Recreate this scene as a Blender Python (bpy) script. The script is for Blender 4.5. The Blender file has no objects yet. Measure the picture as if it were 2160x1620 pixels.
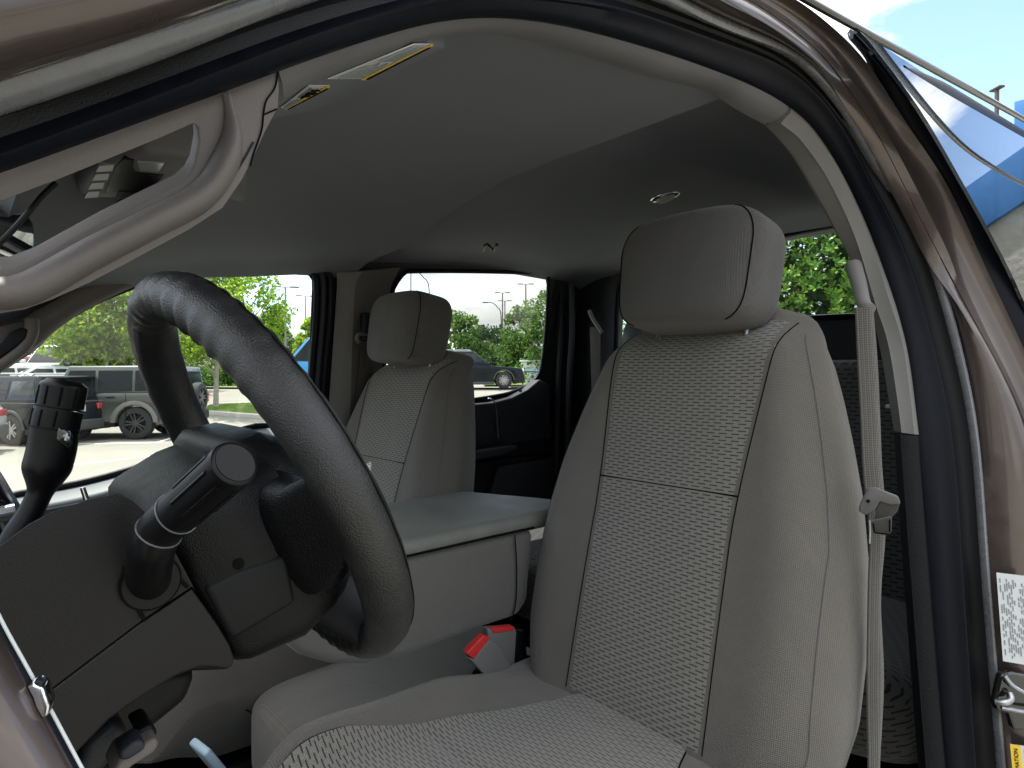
import bpy, bmesh, math, random
from math import sin, cos, pi, radians as R, sqrt, exp
from mathutils import Vector as V, Matrix, noise as mnoise
from mathutils.geometry import tessellate_polygon
random.seed(7)
C = bpy.context.scene

# ------------------------------------------------------------------ camera, sky, sun, exposure
FPX, YAW, PIT, CAMZ = 1300.0, R(42), math.atan(-20 / 1300), 1.62
O = V((0, 0, CAMZ))
FW = V((sin(YAW) * cos(PIT), cos(YAW) * cos(PIT), sin(PIT)))
RT = V((cos(YAW), -sin(YAW), 0)); UP = RT.cross(FW)
cam = bpy.data.cameras.new('camera'); camo = bpy.data.objects.new('camera', cam); C.collection.objects.link(camo)
cam.sensor_width = 36; cam.lens = 36 * FPX / 2160; cam.clip_start = 0.02; cam.clip_end = 3000
camo.matrix_world = Matrix((( RT.x, UP.x, -FW.x, 0), (RT.y, UP.y, -FW.y, 0), (RT.z, UP.z, -FW.z, CAMZ), (0, 0, 0, 1)))
C.camera = camo
SUN_EL, SUN_DIR = R(64), V((-0.25, 0.75, 0)).normalized()     # horizontal direction TOWARDS the sun
w = bpy.data.worlds.new('World'); C.world = w; w.use_nodes = True
nt = w.node_tree; nt.nodes.clear()
def NN(t, k, **kw):
    n = t.nodes.new(k)
    for a, b in kw.items(): setattr(n, a, b)
    return n
wo = NN(nt, 'ShaderNodeOutputWorld'); bg = NN(nt, 'ShaderNodeBackground'); bg.inputs['Strength'].default_value = 0.12
sky = NN(nt, 'ShaderNodeTexSky', sky_type='NISHITA', sun_disc=False)
sky.sun_elevation = SUN_EL; sky.sun_rotation = math.atan2(SUN_DIR.x, SUN_DIR.y); sky.dust_density = 0.6
tc = NN(nt, 'ShaderNodeTexCoord'); mp = NN(nt, 'ShaderNodeMapping'); mp.inputs['Scale'].default_value = (1.5, 1.5, 3.6)
mp.inputs['Location'].default_value = (0.35, 0.1, 0.2)
n1 = NN(nt, 'ShaderNodeTexNoise'); n1.inputs['Scale'].default_value = 1.6; n1.inputs['Detail'].default_value = 9; n1.inputs['Roughness'].default_value = .55
cr = NN(nt, 'ShaderNodeValToRGB'); cr.color_ramp.elements[0].position = .40; cr.color_ramp.elements[1].position = .53
n2 = NN(nt, 'ShaderNodeTexNoise'); n2.inputs['Scale'].default_value = 4.2; n2.inputs['Detail'].default_value = 8
cl = NN(nt, 'ShaderNodeValToRGB'); cl.color_ramp.elements[0].position = .3; cl.color_ramp.elements[1].position = .65
cl.color_ramp.elements[0].color = (3.9, 4.2, 4.5, 1); cl.color_ramp.elements[1].color = (7.2, 7.1, 6.8, 1)
mx = NN(nt, 'ShaderNodeMix', data_type='RGBA')
L = nt.links.new
L(tc.outputs['Generated'], mp.inputs['Vector']); L(mp.outputs[0], n1.inputs['Vector']); L(mp.outputs[0], n2.inputs['Vector'])
vd = NN(nt, 'ShaderNodeVectorMath', operation='DOT_PRODUCT'); vd.inputs[1].default_value = V((.90, .04, .40)).normalized()
gm = NN(nt, 'ShaderNodeNewGeometry'); sc_ = NN(nt, 'ShaderNodeVectorMath', operation='NORMALIZE'); L(tc.outputs['Generated'], sc_.inputs[0]); L(sc_.outputs[0], vd.inputs[0])
gp = NN(nt, 'ShaderNodeMapRange'); gp.inputs[1].default_value = .962; gp.inputs[2].default_value = .995; gp.inputs[3].default_value = 0; gp.inputs[4].default_value = .22; L(vd.outputs['Value'], gp.inputs[0])
sb_ = NN(nt, 'ShaderNodeMath', operation='SUBTRACT'); L(n1.outputs['Fac'], sb_.inputs[0]); L(gp.outputs[0], sb_.inputs[1]); L(sb_.outputs[0], cr.inputs[0]); L(n2.outputs['Fac'], cl.inputs[0])
sx = NN(nt, 'ShaderNodeSeparateXYZ'); L(sc_.outputs[0], sx.inputs[0]); el = NN(nt, 'ShaderNodeMapRange'); L(sx.outputs[2], el.inputs[0])
el.inputs[1].default_value = .05; el.inputs[2].default_value = .5; el.inputs[3].default_value = .28; el.inputs[4].default_value = 1.3
cm_ = NN(nt, 'ShaderNodeMix', data_type='RGBA', blend_type='MULTIPLY'); cm_.inputs[0].default_value = 1; cm_.clamp_result = False; L(cl.outputs[0], cm_.inputs[6]); L(el.outputs[0], cm_.inputs[7])
L(cr.outputs[0], mx.inputs[0]); L(sky.outputs[0], mx.inputs[6]); L(cm_.outputs[2], mx.inputs[7])
L(mx.outputs[2], bg.inputs['Color']); L(bg.outputs[0], wo.inputs['Surface'])
sl = bpy.data.lights.new('sun', 'SUN'); sl.energy = 2.8; sl.angle = R(0.5); sl.color = (1, .96, .9)
so = bpy.data.objects.new('sun', sl); C.collection.objects.link(so)
so.rotation_euler = V((SUN_DIR.x * cos(SUN_EL), SUN_DIR.y * cos(SUN_EL), sin(SUN_EL))).to_track_quat('Z', 'Y').to_euler()
C.view_settings.view_transform = 'Standard'; C.view_settings.look = 'None'; C.view_settings.gamma = 1
C.view_settings.use_curve_mapping = False; C.view_settings.exposure = 1.75
C.render.engine = 'CYCLES'
C.cycles.use_denoising = True
C.cycles.max_bounces = 10; C.cycles.diffuse_bounces = 6; C.cycles.transparent_max_bounces = 12
C.cycles.sample_clamp_indirect = 6; C.cycles.caustics_reflective = False; C.cycles.caustics_refractive = False

# ------------------------------------------------------------------ materials
MATS = {}
def mat(name, col, rough=.5, metal=0, spec=.5, coat=0, bump=None, var=None, sheen=0, dust=0):
    """bump=(scale,dist,detail) object-space noise; var=(scale,amount) colour variation"""
    m = bpy.data.materials.new(name); m.use_nodes = True; t = m.node_tree; b = t.nodes['Principled BSDF']
    b.inputs['Base Color'].default_value = (*col, 1); b.inputs['Roughness'].default_value = rough; b.inputs['Metallic'].default_value = metal
    b.inputs['Specular IOR Level'].default_value = spec; b.inputs['Coat Weight'].default_value = coat; b.inputs['Coat Roughness'].default_value = .05
    b.inputs['Sheen Weight'].default_value = sheen
    g = NN(t, 'ShaderNodeTexCoord')
    if bump:
        n = NN(t, 'ShaderNodeTexNoise'); n.inputs['Scale'].default_value = bump[0]; n.inputs['Detail'].default_value = bump[2] if len(bump) > 2 else 2
        u = NN(t, 'ShaderNodeBump'); u.inputs['Strength'].default_value = bump[3] if len(bump) > 3 else .5; u.inputs['Distance'].default_value = bump[1]
        t.links.new(g.outputs['Object'], n.inputs['Vector']); t.links.new(n.outputs['Fac'], u.inputs['Height']); t.links.new(u.outputs[0], b.inputs['Normal'])
    if var:
        n = NN(t, 'ShaderNodeTexNoise'); n.inputs['Scale'].default_value = var[0]; n.inputs['Detail'].default_value = 6; n.inputs['Roughness'].default_value = .65
        r = NN(t, 'ShaderNodeMapRange'); r.inputs[1].default_value = .3; r.inputs[2].default_value = .7
        r.inputs[3].default_value = 1 - var[1]; r.inputs[4].default_value = 1 + var[1]
        x = NN(t, 'ShaderNodeMix', data_type='RGBA', blend_type='MULTIPLY'); x.inputs[0].default_value = 1; x.inputs[6].default_value = (*col, 1)
        t.links.new(g.outputs['Object'], n.inputs['Vector']); t.links.new(n.outputs['Fac'], r.inputs[0]); t.links.new(r.outputs[0], x.inputs[7])
        t.links.new(x.outputs[2], b.inputs['Base Color'])
        rv = NN(t, 'ShaderNodeMapRange'); rv.inputs[1].default_value = .3; rv.inputs[2].default_value = .7; rv.inputs[3].default_value = rough * .82; rv.inputs[4].default_value = min(1, rough * 1.22)
        t.links.new(n.outputs['Fac'], rv.inputs[0]); t.links.new(rv.outputs[0], b.inputs['Roughness'])
    if dust:
        d = NN(t, 'ShaderNodeTexVoronoi'); d.inputs['Scale'].default_value = 260; t.links.new(g.outputs['Object'], d.inputs['Vector'])
        sp = NN(t, 'ShaderNodeSeparateColor'); t.links.new(d.outputs['Color'], sp.inputs[0])
        k1 = NN(t, 'ShaderNodeMath', operation='LESS_THAN'); k1.inputs[1].default_value = .14; t.links.new(d.outputs['Distance'], k1.inputs[0])
        k2 = NN(t, 'ShaderNodeMath', operation='LESS_THAN'); k2.inputs[1].default_value = dust; t.links.new(sp.outputs[0], k2.inputs[0])
        k3 = NN(t, 'ShaderNodeMath', operation='MULTIPLY'); t.links.new(k1.outputs[0], k3.inputs[0]); t.links.new(k2.outputs[0], k3.inputs[1])
        y = NN(t, 'ShaderNodeMix', data_type='RGBA'); y.inputs[7].default_value = (.30, .28, .25, 1); t.links.new(k3.outputs[0], y.inputs[0])
        if var: t.links.new(x.outputs[2], y.inputs[6])
        else: y.inputs[6].default_value = (*col, 1)
        t.links.new(y.outputs[2], b.inputs['Base Color'])
    MATS[name] = m; return m
def math_(t, op, a, b=None, c=None):
    n = NN(t, 'ShaderNodeMath', operation=op)
    for i, q in enumerate((a, b, c)):
        if q is None: continue
        if isinstance(q, (int, float)): n.inputs[i].default_value = q
        else: t.links.new(q, n.inputs[i])
    return n.outputs[0]
def fabric(name, col, dash=None, pitch=.0032, amp=.3, worn=.12):
    """woven cloth on metric UVs; dash=(row height, period) adds the dark woven dashes"""
    m = bpy.data.materials.new(name); m.use_nodes = True; t = m.node_tree; b = t.nodes['Principled BSDF']
    b.inputs['Roughness'].default_value = .92; b.inputs['Specular IOR Level'].default_value = .2; b.inputs['Sheen Weight'].default_value = .25
    uv = NN(t, 'ShaderNodeUVMap'); s = NN(t, 'ShaderNodeSeparateXYZ'); t.links.new(uv.outputs[0], s.inputs[0])
    u, v = s.outputs[0], s.outputs[1]
    k = 2 * pi / pitch
    a = math_(t, 'SINE', math_(t, 'MULTIPLY', math_(t, 'ADD', u, v), k)); c = math_(t, 'SINE', math_(t, 'MULTIPLY', math_(t, 'SUBTRACT', u, v), k * 1.0))
    wv = math_(t, 'MULTIPLY', a, c)
    fac = math_(t, 'MULTIPLY_ADD', wv, amp, 1.0)
    g = NN(t, 'ShaderNodeTexCoord'); n = NN(t, 'ShaderNodeTexNoise'); n.inputs['Scale'].default_value = 9; n.inputs['Detail'].default_value = 7; n.inputs['Roughness'].default_value = .7
    t.links.new(g.outputs['Object'], n.inputs['Vector'])
    fac = math_(t, 'MULTIPLY', fac, math_(t, 'MULTIPLY_ADD', n.outputs['Fac'], 2 * worn, 1 - worn))
    h = wv
    if dash:
        rh, per = dash
        row = math_(t, 'FLOOR', math_(t, 'DIVIDE', v, rh)); fv = math_(t, 'FRACT', math_(t, 'DIVIDE', v, rh))
        uu = math_(t, 'ADD', math_(t, 'DIVIDE', u, per), math_(t, 'MULTIPLY', row, .47)); fu = math_(t, 'FRACT', uu)
        ins = math_(t, 'MULTIPLY', math_(t, 'LESS_THAN', fv, .34), math_(t, 'LESS_THAN', fu, .65))
        fac = math_(t, 'MULTIPLY', fac, math_(t, 'MULTIPLY_ADD', ins, -.80, 1.0)); h = math_(t, 'MULTIPLY_ADD', ins, -2.0, h)
    x = NN(t, 'ShaderNodeMix', data_type='RGBA', blend_type='MULTIPLY'); x.inputs[0].default_value = 1; x.inputs[6].default_value = (*col, 1)
    t.links.new(fac, x.inputs[7]); t.links.new(x.outputs[2], b.inputs['Base Color'])
    bp = NN(t, 'ShaderNodeBump'); bp.inputs['Strength'].default_value = .5; bp.inputs['Distance'].default_value = .0008
    t.links.new(h, bp.inputs['Height'])
    wn = NN(t, 'ShaderNodeTexNoise'); wn.inputs['Scale'].default_value = 13; wn.inputs['Detail'].default_value = 3; wn.inputs['Distortion'].default_value = .8
    t.links.new(g.outputs['Object'], wn.inputs['Vector']); b2 = NN(t, 'ShaderNodeBump'); b2.inputs['Strength'].default_value = .55; b2.inputs['Distance'].default_value = .006
    t.links.new(wn.outputs['Fac'], b2.inputs['Height']); t.links.new(b2.outputs[0], bp.inputs['Normal']); t.links.new(bp.outputs[0], b.inputs['Normal'])
    MATS[name] = m; return m
def glass(name, tint=(.93, .96, .95), refl=1.0, ior=1.5, floor=0.0):
    m = bpy.data.materials.new(name); m.use_nodes = True; t = m.node_tree; t.nodes.clear()
    o = NN(t, 'ShaderNodeOutputMaterial'); tr = NN(t, 'ShaderNodeBsdfTransparent'); tr.inputs[0].default_value = (*tint, 1)
    gl = NN(t, 'ShaderNodeBsdfGlossy'); gl.inputs['Roughness'].default_value = 0.0
    f = NN(t, 'ShaderNodeFresnel'); gb = NN(t, 'ShaderNodeNewGeometry'); t.links.new(math_(t, 'MULTIPLY_ADD', gb.outputs['Backfacing'], 1 / ior - ior, ior), f.inputs[0]); mxs = NN(t, 'ShaderNodeMixShader')
    t.links.new(math_(t, 'MULTIPLY_ADD', f.outputs[0], refl * (1 - floor), floor), mxs.inputs[0]); t.links.new(tr.outputs[0], mxs.inputs[1]); t.links.new(gl.outputs[0], mxs.inputs[2])
    t.links.new(mxs.outputs[0], o.inputs[0]); MATS[name] = m; return m
def leafmat(name, col, trans=.45, rough=.45):
    m = bpy.data.materials.new(name); m.use_nodes = True; t = m.node_tree; b = t.nodes['Principled BSDF']
    o = t.nodes['Material Output']
    g = NN(t, 'ShaderNodeNewGeometry'); h = NN(t, 'ShaderNodeHueSaturation'); h.inputs['Color'].default_value = (*col, 1)
    t.links.new(math_(t, 'MULTIPLY_ADD', g.outputs['Random Per Island'], .9, .55), h.inputs['Value'])
    t.links.new(math_(t, 'MULTIPLY_ADD', g.outputs['Random Per Island'], -.06, .53), h.inputs['Hue'])
    t.links.new(h.outputs[0], b.inputs['Base Color']); b.inputs['Roughness'].default_value = rough; b.inputs['Specular IOR Level'].default_value = .25
    tl = NN(t, 'ShaderNodeBsdfTranslucent'); t.links.new(h.outputs[0], tl.inputs[0]); ms = NN(t, 'ShaderNodeMixShader'); ms.inputs[0].default_value = trans
    t.links.new(b.outputs[0], ms.inputs[1]); t.links.new(tl.outputs[0], ms.inputs[2]); t.links.new(ms.outputs[0], o.inputs[0])
    MATS[name] = m; return m
fabric('cloth_side', (.138, .126, .110), pitch=.0050, amp=.26)
fabric('cloth_dash', (.225, .212, .186), dash=(.0053, .0205), pitch=.0040, amp=.10)
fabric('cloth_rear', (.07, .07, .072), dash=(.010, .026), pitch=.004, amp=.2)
fabric('cloth_head', (.105, .099, .095), pitch=.0054, amp=.09)
_wm = fabric('webbing', (.075, .069, .060), pitch=.006, amp=.12); _t = _wm.node_tree
_bs = _t.nodes['Principled BSDF']; _mx = [n for n in _t.nodes if n.bl_idname == 'ShaderNodeMix'][0]; _uv = [n for n in _t.nodes if n.bl_idname == 'ShaderNodeSeparateXYZ'][0]
_rib = math_(_t, 'MULTIPLY_ADD', math_(_t, 'SINE', math_(_t, 'MULTIPLY', _uv.outputs[0], 2 * pi / .0062)), .12, .95); _m2 = NN(_t, 'ShaderNodeMix', data_type='RGBA', blend_type='MULTIPLY'); _m2.inputs[0].default_value = 1
_t.links.new(_mx.outputs[2], _m2.inputs[6]); _t.links.new(_rib, _m2.inputs[7]); _t.links.new(_m2.outputs[2], _bs.inputs['Base Color'])
fabric('cloth_console', (.125, .118, .108), pitch=.005, amp=.12)
mat('lid_vinyl', (.16, .162, .142), .62, bump=(350, .0006, 3), var=(14, .16))
mat('headliner', (.165, .176, .192), .95, spec=.15, bump=(900, .0004), var=(3, .05))
mat('trim_taupe', (.130, .116, .109), .55, spec=.35, bump=(700, .0004), var=(20, .04))
mat('trim_grey', (.165, .160, .150), .55, spec=.4, bump=(700, .0004), var=(20, .04))
mat('ledge_skylit', (.085, .105, .112), .5, spec=.4, bump=(600, .0005))  # pale teal puts the sky's light on the door ledge into its colour
mat('trim_rail', (.145, .143, .147), .6, spec=.3, bump=(700, .0004), var=(20, .04))
mat('trim_dark', (.022, .023, .028), .5, spec=.3, bump=(600, .0006), var=(15, .08))
mat('trim_black', (.005, .005, .006), .5, spec=.22, bump=(1100, .0004, 2, .6))
mat('grain_black', (.003, .0032, .004), .36, spec=.20, bump=(820, .0008, 2, .7), var=(22, .2))
mat('pillar_grain', (.005, .0055, .007), .5, spec=.22, bump=(700, .0012, 2, .9))
mat('grain_soft', (.012, .0118, .012), .42, spec=.35, bump=(820, .0008, 2, .6))
mat('leather', (.016, .016, .0165), .34, spec=.55, bump=(800, .0009, 3, .8), var=(26, .25))
mat('shroud', (.0095, .009, .0092), .42, spec=.24, bump=(900, .0006), var=(18, .14))
mat('stalk', (.004, .004, .0045), .34, spec=.20, bump=(1200, .0002))
mat('rubber', (.004, .005, .009), .42, spec=.16, bump=(500, .0004), var=(40, .15))
mat('rubber_grey', (.15, .153, .165), .27, spec=.7, bump=(90, .0009, 5, .35), var=(60, .12))
mat('paint_brown', (.095, .074, .066), .32, metal=.62, coat=.6, var=(40, .08))
mat('chrome', (.75, .76, .78), .12, metal=1)
mat('steel', (.35, .35, .36), .35, metal=1, var=(80, .3))
mat('gloss_black', (.01, .01, .011), .08, coat=1)
mat('gloss_grey', (.30, .31, .33), .22, metal=.8)
mat('label_white', (.55, .57, .57), .45)
mat('label_yellow', (.75, .50, .03), .45)
mat('print_black', (.006, .006, .006), .9, spec=.05)
mat('print_grey', (.25, .27, .28), .6)
mat('red_plastic', (.62, .03, .03), .35, coat=.3)
mat('buckle_grey', (.15, .145, .135), .5, bump=(800, .0003))
mat('button_grey', (.42, .43, .41), .45)
mat('lamp_lens', (.35, .36, .36), .25)
mat('carpet', (.02, .021, .022), .95, bump=(500, .003, 3, 1))
mat('pale_blue', (.42, .56, .66), .45)
glass('glass_clear', (.99, .995, .99)); glass('glass_tint', (.965, .98, .97))
glass('glass_mirror', (.25, .27, .28), refl=1.2, ior=1.9, floor=.12)
mat('mirror', (.85, .87, .88), .02, metal=1)
mat('asphalt', (.22, .212, .18), .9, spec=.2, bump=(30, .01, 6), var=(.6, .14))
mat('line_white', (.75, .74, .70), .8)
mat('kerb', (.45, .43, .38), .9, bump=(60, .006, 4), var=(3, .12))
mat('grass', (.12, .185, .033), .95, spec=.1, var=(5, .35), bump=(60, .05, 5, .8))
mat('soil', (.10, .065, .04), .95, var=(4, .3), bump=(20, .05, 5))
mat('bark', (.16, .13, .10), .95, bump=(40, .02, 4), var=(8, .3))
mat('bark_pale', (.34, .31, .26), .95, bump=(40, .01, 4), var=(10, .25))
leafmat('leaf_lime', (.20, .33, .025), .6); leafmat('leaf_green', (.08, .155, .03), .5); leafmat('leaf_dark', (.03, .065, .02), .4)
leafmat('leaf_hedge', (.095, .21, .027), .4, .3)
mat('flower_white', (.75, .72, .70), .8)
mat('car_grey', (.05, .054, .046), .3, metal=.2, coat=1); mat('car_black', (.008, .010, .013), .2, spec=.18, coat=.12); mat('car_white', (.5, .51, .49), .3, coat=1)
mat('car_red', (.42, .02, .02), .25, coat=1); mat('car_blue', (.008, .26, .60), .3, coat=1); mat('car_navy', (.02, .04, .09), .25, coat=1); mat('car_silver', (.45, .50, .53), .3, metal=.4, coat=1)
mat('cladding', (.045, .05, .052), .6); mat('cladding_pale', (.14, .145, .13), .5)
mat('tyre', (.025, .025, .024), .85, bump=(60, .01)); mat('alloy', (.45, .46, .47), .3, metal=.8); mat('alloy_black', (.02, .022, .025), .3, coat=.6)
mat('car_glass', (.008, .012, .013), .08, spec=.28); mat('tail_red', (.42, .02, .025), .2, coat=1); mat('head_clear', (.7, .72, .75), .15, coat=1); mat('amber', (.7, .2, .02), .25)
mat('pole_grey', (.22, .21, .19), .5, metal=.3); mat('pole_dark', (.06, .05, .045), .6); mat('fence_blue', (.04, .15, .22), .5); mat('wall_white', (.72, .73, .70), .7)
mat('stone_grey', (.25, .245, .22), .85, bump=(6, .08, 6), var=(1.4, .22)); mat('stone_tan', (.19, .155, .10), .85, var=(2, .15)); mat('band_blue', (.02, .13, .36), .5, var=(1, .1))
M = MATS

# ------------------------------------------------------------------ helpers
def at(px, py, x=None, y=None, z=None, D=None):
    """a point in the truck seen at photo pixel (px,py), at a known real x, y, z or distance"""
    v = FW + RT * ((px - 1080) / FPX) + UP * ((810 - py) / FPX)
    t = x / v.x if x is not None else y / v.y if y is not None else (z - CAMZ) / v.z if z is not None else D
    return O + v * t
def link(o, parent=None):
    C.collection.objects.link(o)
    if parent is not None: o.parent = parent
    return o
def finish(me, m, smooth=True, ang=40):
    if m is not None and not me.materials: me.materials.append(MATS[m] if isinstance(m, str) else m)
    if smooth:
        me.polygons.foreach_set('use_smooth', [True] * len(me.polygons))
        try: me.set_sharp_from_angle(angle=R(ang))
        except Exception: pass
def mk(name, verts, faces, m, parent=None, smooth=True, uvs=None, ang=40, recalc=True):
    me = bpy.data.meshes.new(name); me.from_pydata([tuple(v) for v in verts], [], faces)
    if uvs is not None:
        ul = me.uv_layers.new(name='UVMap'); li = [0] * len(me.loops); me.loops.foreach_get('vertex_index', li)
        ul.data.foreach_set('uv', [c for i in li for c in uvs[i]])
    if recalc:
        b = bmesh.new(); b.from_mesh(me); bmesh.ops.recalc_face_normals(b, faces=b.faces); b.to_mesh(me); b.free()
    finish(me, m, smooth, ang)
    return link(bpy.data.objects.new(name, me), parent)
def empty(name, loc=(0, 0, 0), parent=None, rz=0, label=None, cat=None, group=None):
    o = link(bpy.data.objects.new(name, None), parent); o.location = loc; o.rotation_euler = (0, 0, rz); o.empty_display_size = .1
    if label: o['label'] = label
    if cat: o['category'] = cat
    if group: o['group'] = group
    return o
def tag(o, label=None, cat=None, group=None, kind=None):
    for k, v in (('label', label), ('category', cat), ('group', group), ('kind', kind)):
        if v: o[k] = v
    return o
def copy_tree(o, parent=None):
    c = o.copy(); C.collection.objects.link(c); c.parent = parent
    for ch in [q for q in bpy.data.objects if q.parent == o]: copy_tree(ch, c)
    return c
def crv(pts, n):
    """Catmull-Rom through pts, n samples by arc length"""
    P = [V(p) for p in pts]; Q = []
    for i in range(len(P) - 1):
        a, b, c, d = P[max(i - 1, 0)], P[i], P[i + 1], P[min(i + 2, len(P) - 1)]
        for k in range(12):
            t = k / 12; Q.append(.5 * (2 * b + (c - a) * t + (2 * a - 5 * b + 4 * c - d) * t * t + (3 * b - a - 3 * c + d) * t ** 3))
    Q.append(P[-1])
    S = [0]
    for i in range(1, len(Q)): S.append(S[-1] + (Q[i] - Q[i - 1]).length)
    out, j = [], 0
    for i in range(n):
        s = S[-1] * i / (n - 1)
        while j < len(Q) - 2 and S[j + 1] < s: j += 1
        f = (s - S[j]) / max(S[j + 1] - S[j], 1e-9); out.append(Q[j].lerp(Q[j + 1], min(max(f, 0), 1)))
    return out
def pc(pts, n=None, **kw):
    """photo points -> 3D; each (px,py,D) or (px,py) with a fixed x/y/z"""
    P = [at(p[0], p[1], D=p[2]) if len(p) > 2 else at(p[0], p[1], **kw) for p in pts]
    return crv(P, n) if n else P
def loft(name, rings, m, parent=None, cap=True, closed=True, uvs=None, ang=40):
    n = len(rings[0]); vs = [p for r in rings for p in r]; fs = []
    for i in range(len(rings) - 1):
        for k in range(n if closed else n - 1):
            a, b = i * n + k, i * n + (k + 1) % n; fs.append((a, b, b + n, a + n))
    if cap and closed: fs += [tuple(range(n - 1, -1, -1)), tuple(range((len(rings) - 1) * n, len(rings) * n))]
    return mk(name, vs, fs, m, parent, uvs=uvs, ang=ang)
def ribbon(name, A, B, m, parent=None, prof=((0, 0), (.25, .6), (.5, 1), (.75, .6), (1, 0)), h=.004, thick=.006, n=64, ang=50):
    A, Bd = crv(A, n), crv(B, 10 * n); rings = []; B, j = [], 0
    for i in range(n):
        if i == n - 1: B.append(Bd[-1]); break
        if i:
            w0 = range(j, min(j + 60, len(Bd))); j = min(w0, key=lambda q: (Bd[q] - A[i]).length)
        B.append(Bd[j])
    for _ in range(n // 14 if n >= 70 else 0):
        for Q in (A, B): Q[1:-1] = [Q[i] * .5 + (Q[i - 1] + Q[i + 1]) * .25 for i in range(1, n - 1)]
    NS = []
    for i in range(n):
        N = (A[min(i + 1, n - 1)] - A[max(i - 1, 0)]).cross(B[i] - A[i])
        N = N.normalized() if N.length > 1e-12 else V((0, -1, 0))
        NS.append(-N if NS and N.dot(NS[-1]) < 0 else N)
    for _ in range(2): NS = [(NS[max(i - 1, 0)] + NS[i] * 2 + NS[min(i + 1, n - 1)]).normalized() for i in range(n)]
    if sum(N.dot((O - p).normalized()) for N, p in zip(NS, A)) < 0: NS = [-N for N in NS]
    for i in range(n):
        W = B[i] - A[i]; N = NS[i]
        fr = [A[i] + W * t + N * (h * k) for t, k in prof]
        rings.append(fr + [B[i] - N * thick, A[i] - N * thick])
    uv = []
    for i in range(n):
        wl = (B[i] - A[i]).length
        uv += [(t * wl, i * (A[-1] - A[0]).length / n) for t, k in prof] + [(wl, i * .01), (0, i * .01)]
    return loft(name, rings, m, parent, ang=ang, uvs=uv)
def tube(name, path, rad, m, parent=None, n=None, res=14, sq=None, cap=True, up=V((0, 0, 1))):
    P = crv(path, n) if n else [V(p) for p in path]; rings = []; k = len(P); prevN = None
    for i in range(k):
        T = (P[min(i + 1, k - 1)] - P[max(i - 1, 0)]).normalized()
        if prevN is None: N = T.cross(up); N = N.normalized() if N.length > 1e-4 else T.orthogonal().normalized()
        else: N = (prevN - T * prevN.dot(T)).normalized()
        prevN = N; Bn = T.cross(N); f = i / max(k - 1, 1)
        r = rad(f) if callable(rad) else rad; a = sq or (1, 1)
        rings.append([P[i] + N * (r * a[0] * cos(2 * pi * j / res)) + Bn * (r * a[1] * sin(2 * pi * j / res)) for j in range(res)])
    return loft(name, rings, m, parent, cap=cap)
def bevel_bm(bm, off, seg=3, ang=35):
    es = [e for e in bm.edges if len(e.link_faces) == 2 and e.calc_face_angle(0) > R(ang)]
    if off > 0 and es: bmesh.ops.bevel(bm, geom=es, offset=off, offset_type='OFFSET', segments=seg, profile=.5, affect='EDGES', clamp_overlap=True)
def bmobj(name, bm, m, parent=None, ang=40):
    bmesh.ops.recalc_face_normals(bm, faces=bm.faces)
    me = bpy.data.meshes.new(name); bm.to_mesh(me); bm.free(); finish(me, m, True, ang)
    return link(bpy.data.objects.new(name, me), parent)
def plate(name, outline, ext, m, parent=None, holes=(), bevel=.002, seg=3):
    """polygon (with holes) given by real points, extruded by the vector ext"""
    loops = [list(outline)] + [list(h) for h in holes]; flat = [V(p) for l in loops for p in l]; ext = V(ext)
    tris = tessellate_polygon([[V(p) for p in l] for l in loops])
    bm = bmesh.new(); a = [bm.verts.new(p) for p in flat]; b = [bm.verts.new(p + ext) for p in flat]
    for t in tris:
        try: bm.faces.new([a[i] for i in t]); bm.faces.new([b[i] for i in reversed(t)])
        except ValueError: pass
    o = 0
    for l in loops:
        for i in range(len(l)):
            j = (i + 1) % len(l)
            try: bm.faces.new((a[o + i], a[o + j], b[o + j], b[o + i]))
            except ValueError: pass
        o += len(l)
    bmesh.ops.recalc_face_normals(bm, faces=bm.faces)
    bmesh.ops.dissolve_limit(bm, angle_limit=R(1), verts=bm.verts, edges=bm.edges)
    bevel_bm(bm, bevel, seg); return bmobj(name, bm, m, parent)
def rbox(name, size, loc, m, parent=None, rot=(0, 0, 0), bevel=.004, seg=3, taper=None):
    bm = bmesh.new(); bmesh.ops.create_cube(bm, size=1)
    for v in bm.verts:
        if taper and v.co.z > 0: v.co.x *= taper[0]; v.co.y *= taper[1]
        v.co = V((v.co.x * size[0], v.co.y * size[1], v.co.z * size[2]))
    bevel_bm(bm, bevel, seg)
    if len(rot) == 3 and not isinstance(rot, Matrix):
        from mathutils import Euler; Mx = Euler(rot).to_matrix()
    else: Mx = rot
    for v in bm.verts: v.co = Mx @ v.co + V(loc)
    return bmobj(name, bm, m, parent)
def spow(a, e): return math.copysign(abs(a) ** e, a)
def pillow(name, c, half, m, parent=None, e1=.5, e2=.5, rot=None, nu=40, nv=24, mod=None):
    """rounded cushion: superellipsoid with metric UVs"""
    vs, fs, uv = [], [], []
    for j in range(nv + 1):
        ph = -pi / 2 + pi * j / nv
        for i in range(nu):
            th = 2 * pi * i / nu
            p = V((half[0] * spow(cos(ph), e1) * spow(cos(th), e2), half[1] * spow(cos(ph), e1) * spow(sin(th), e2), half[2] * spow(sin(ph), e1)))
            if mod: p = mod(p)
            uv.append((p.y + .6 * p.x, p.z - p.x)); vs.append((rot @ p if rot else p) + V(c))
    for j in range(nv):
        for i in range(nu):
            a, b = j * nu + i, j * nu + (i + 1) % nu; fs.append((a, b, b + nu, a + nu))
    return mk(name, vs, fs, m, parent, uvs=uv, ang=180)
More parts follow.
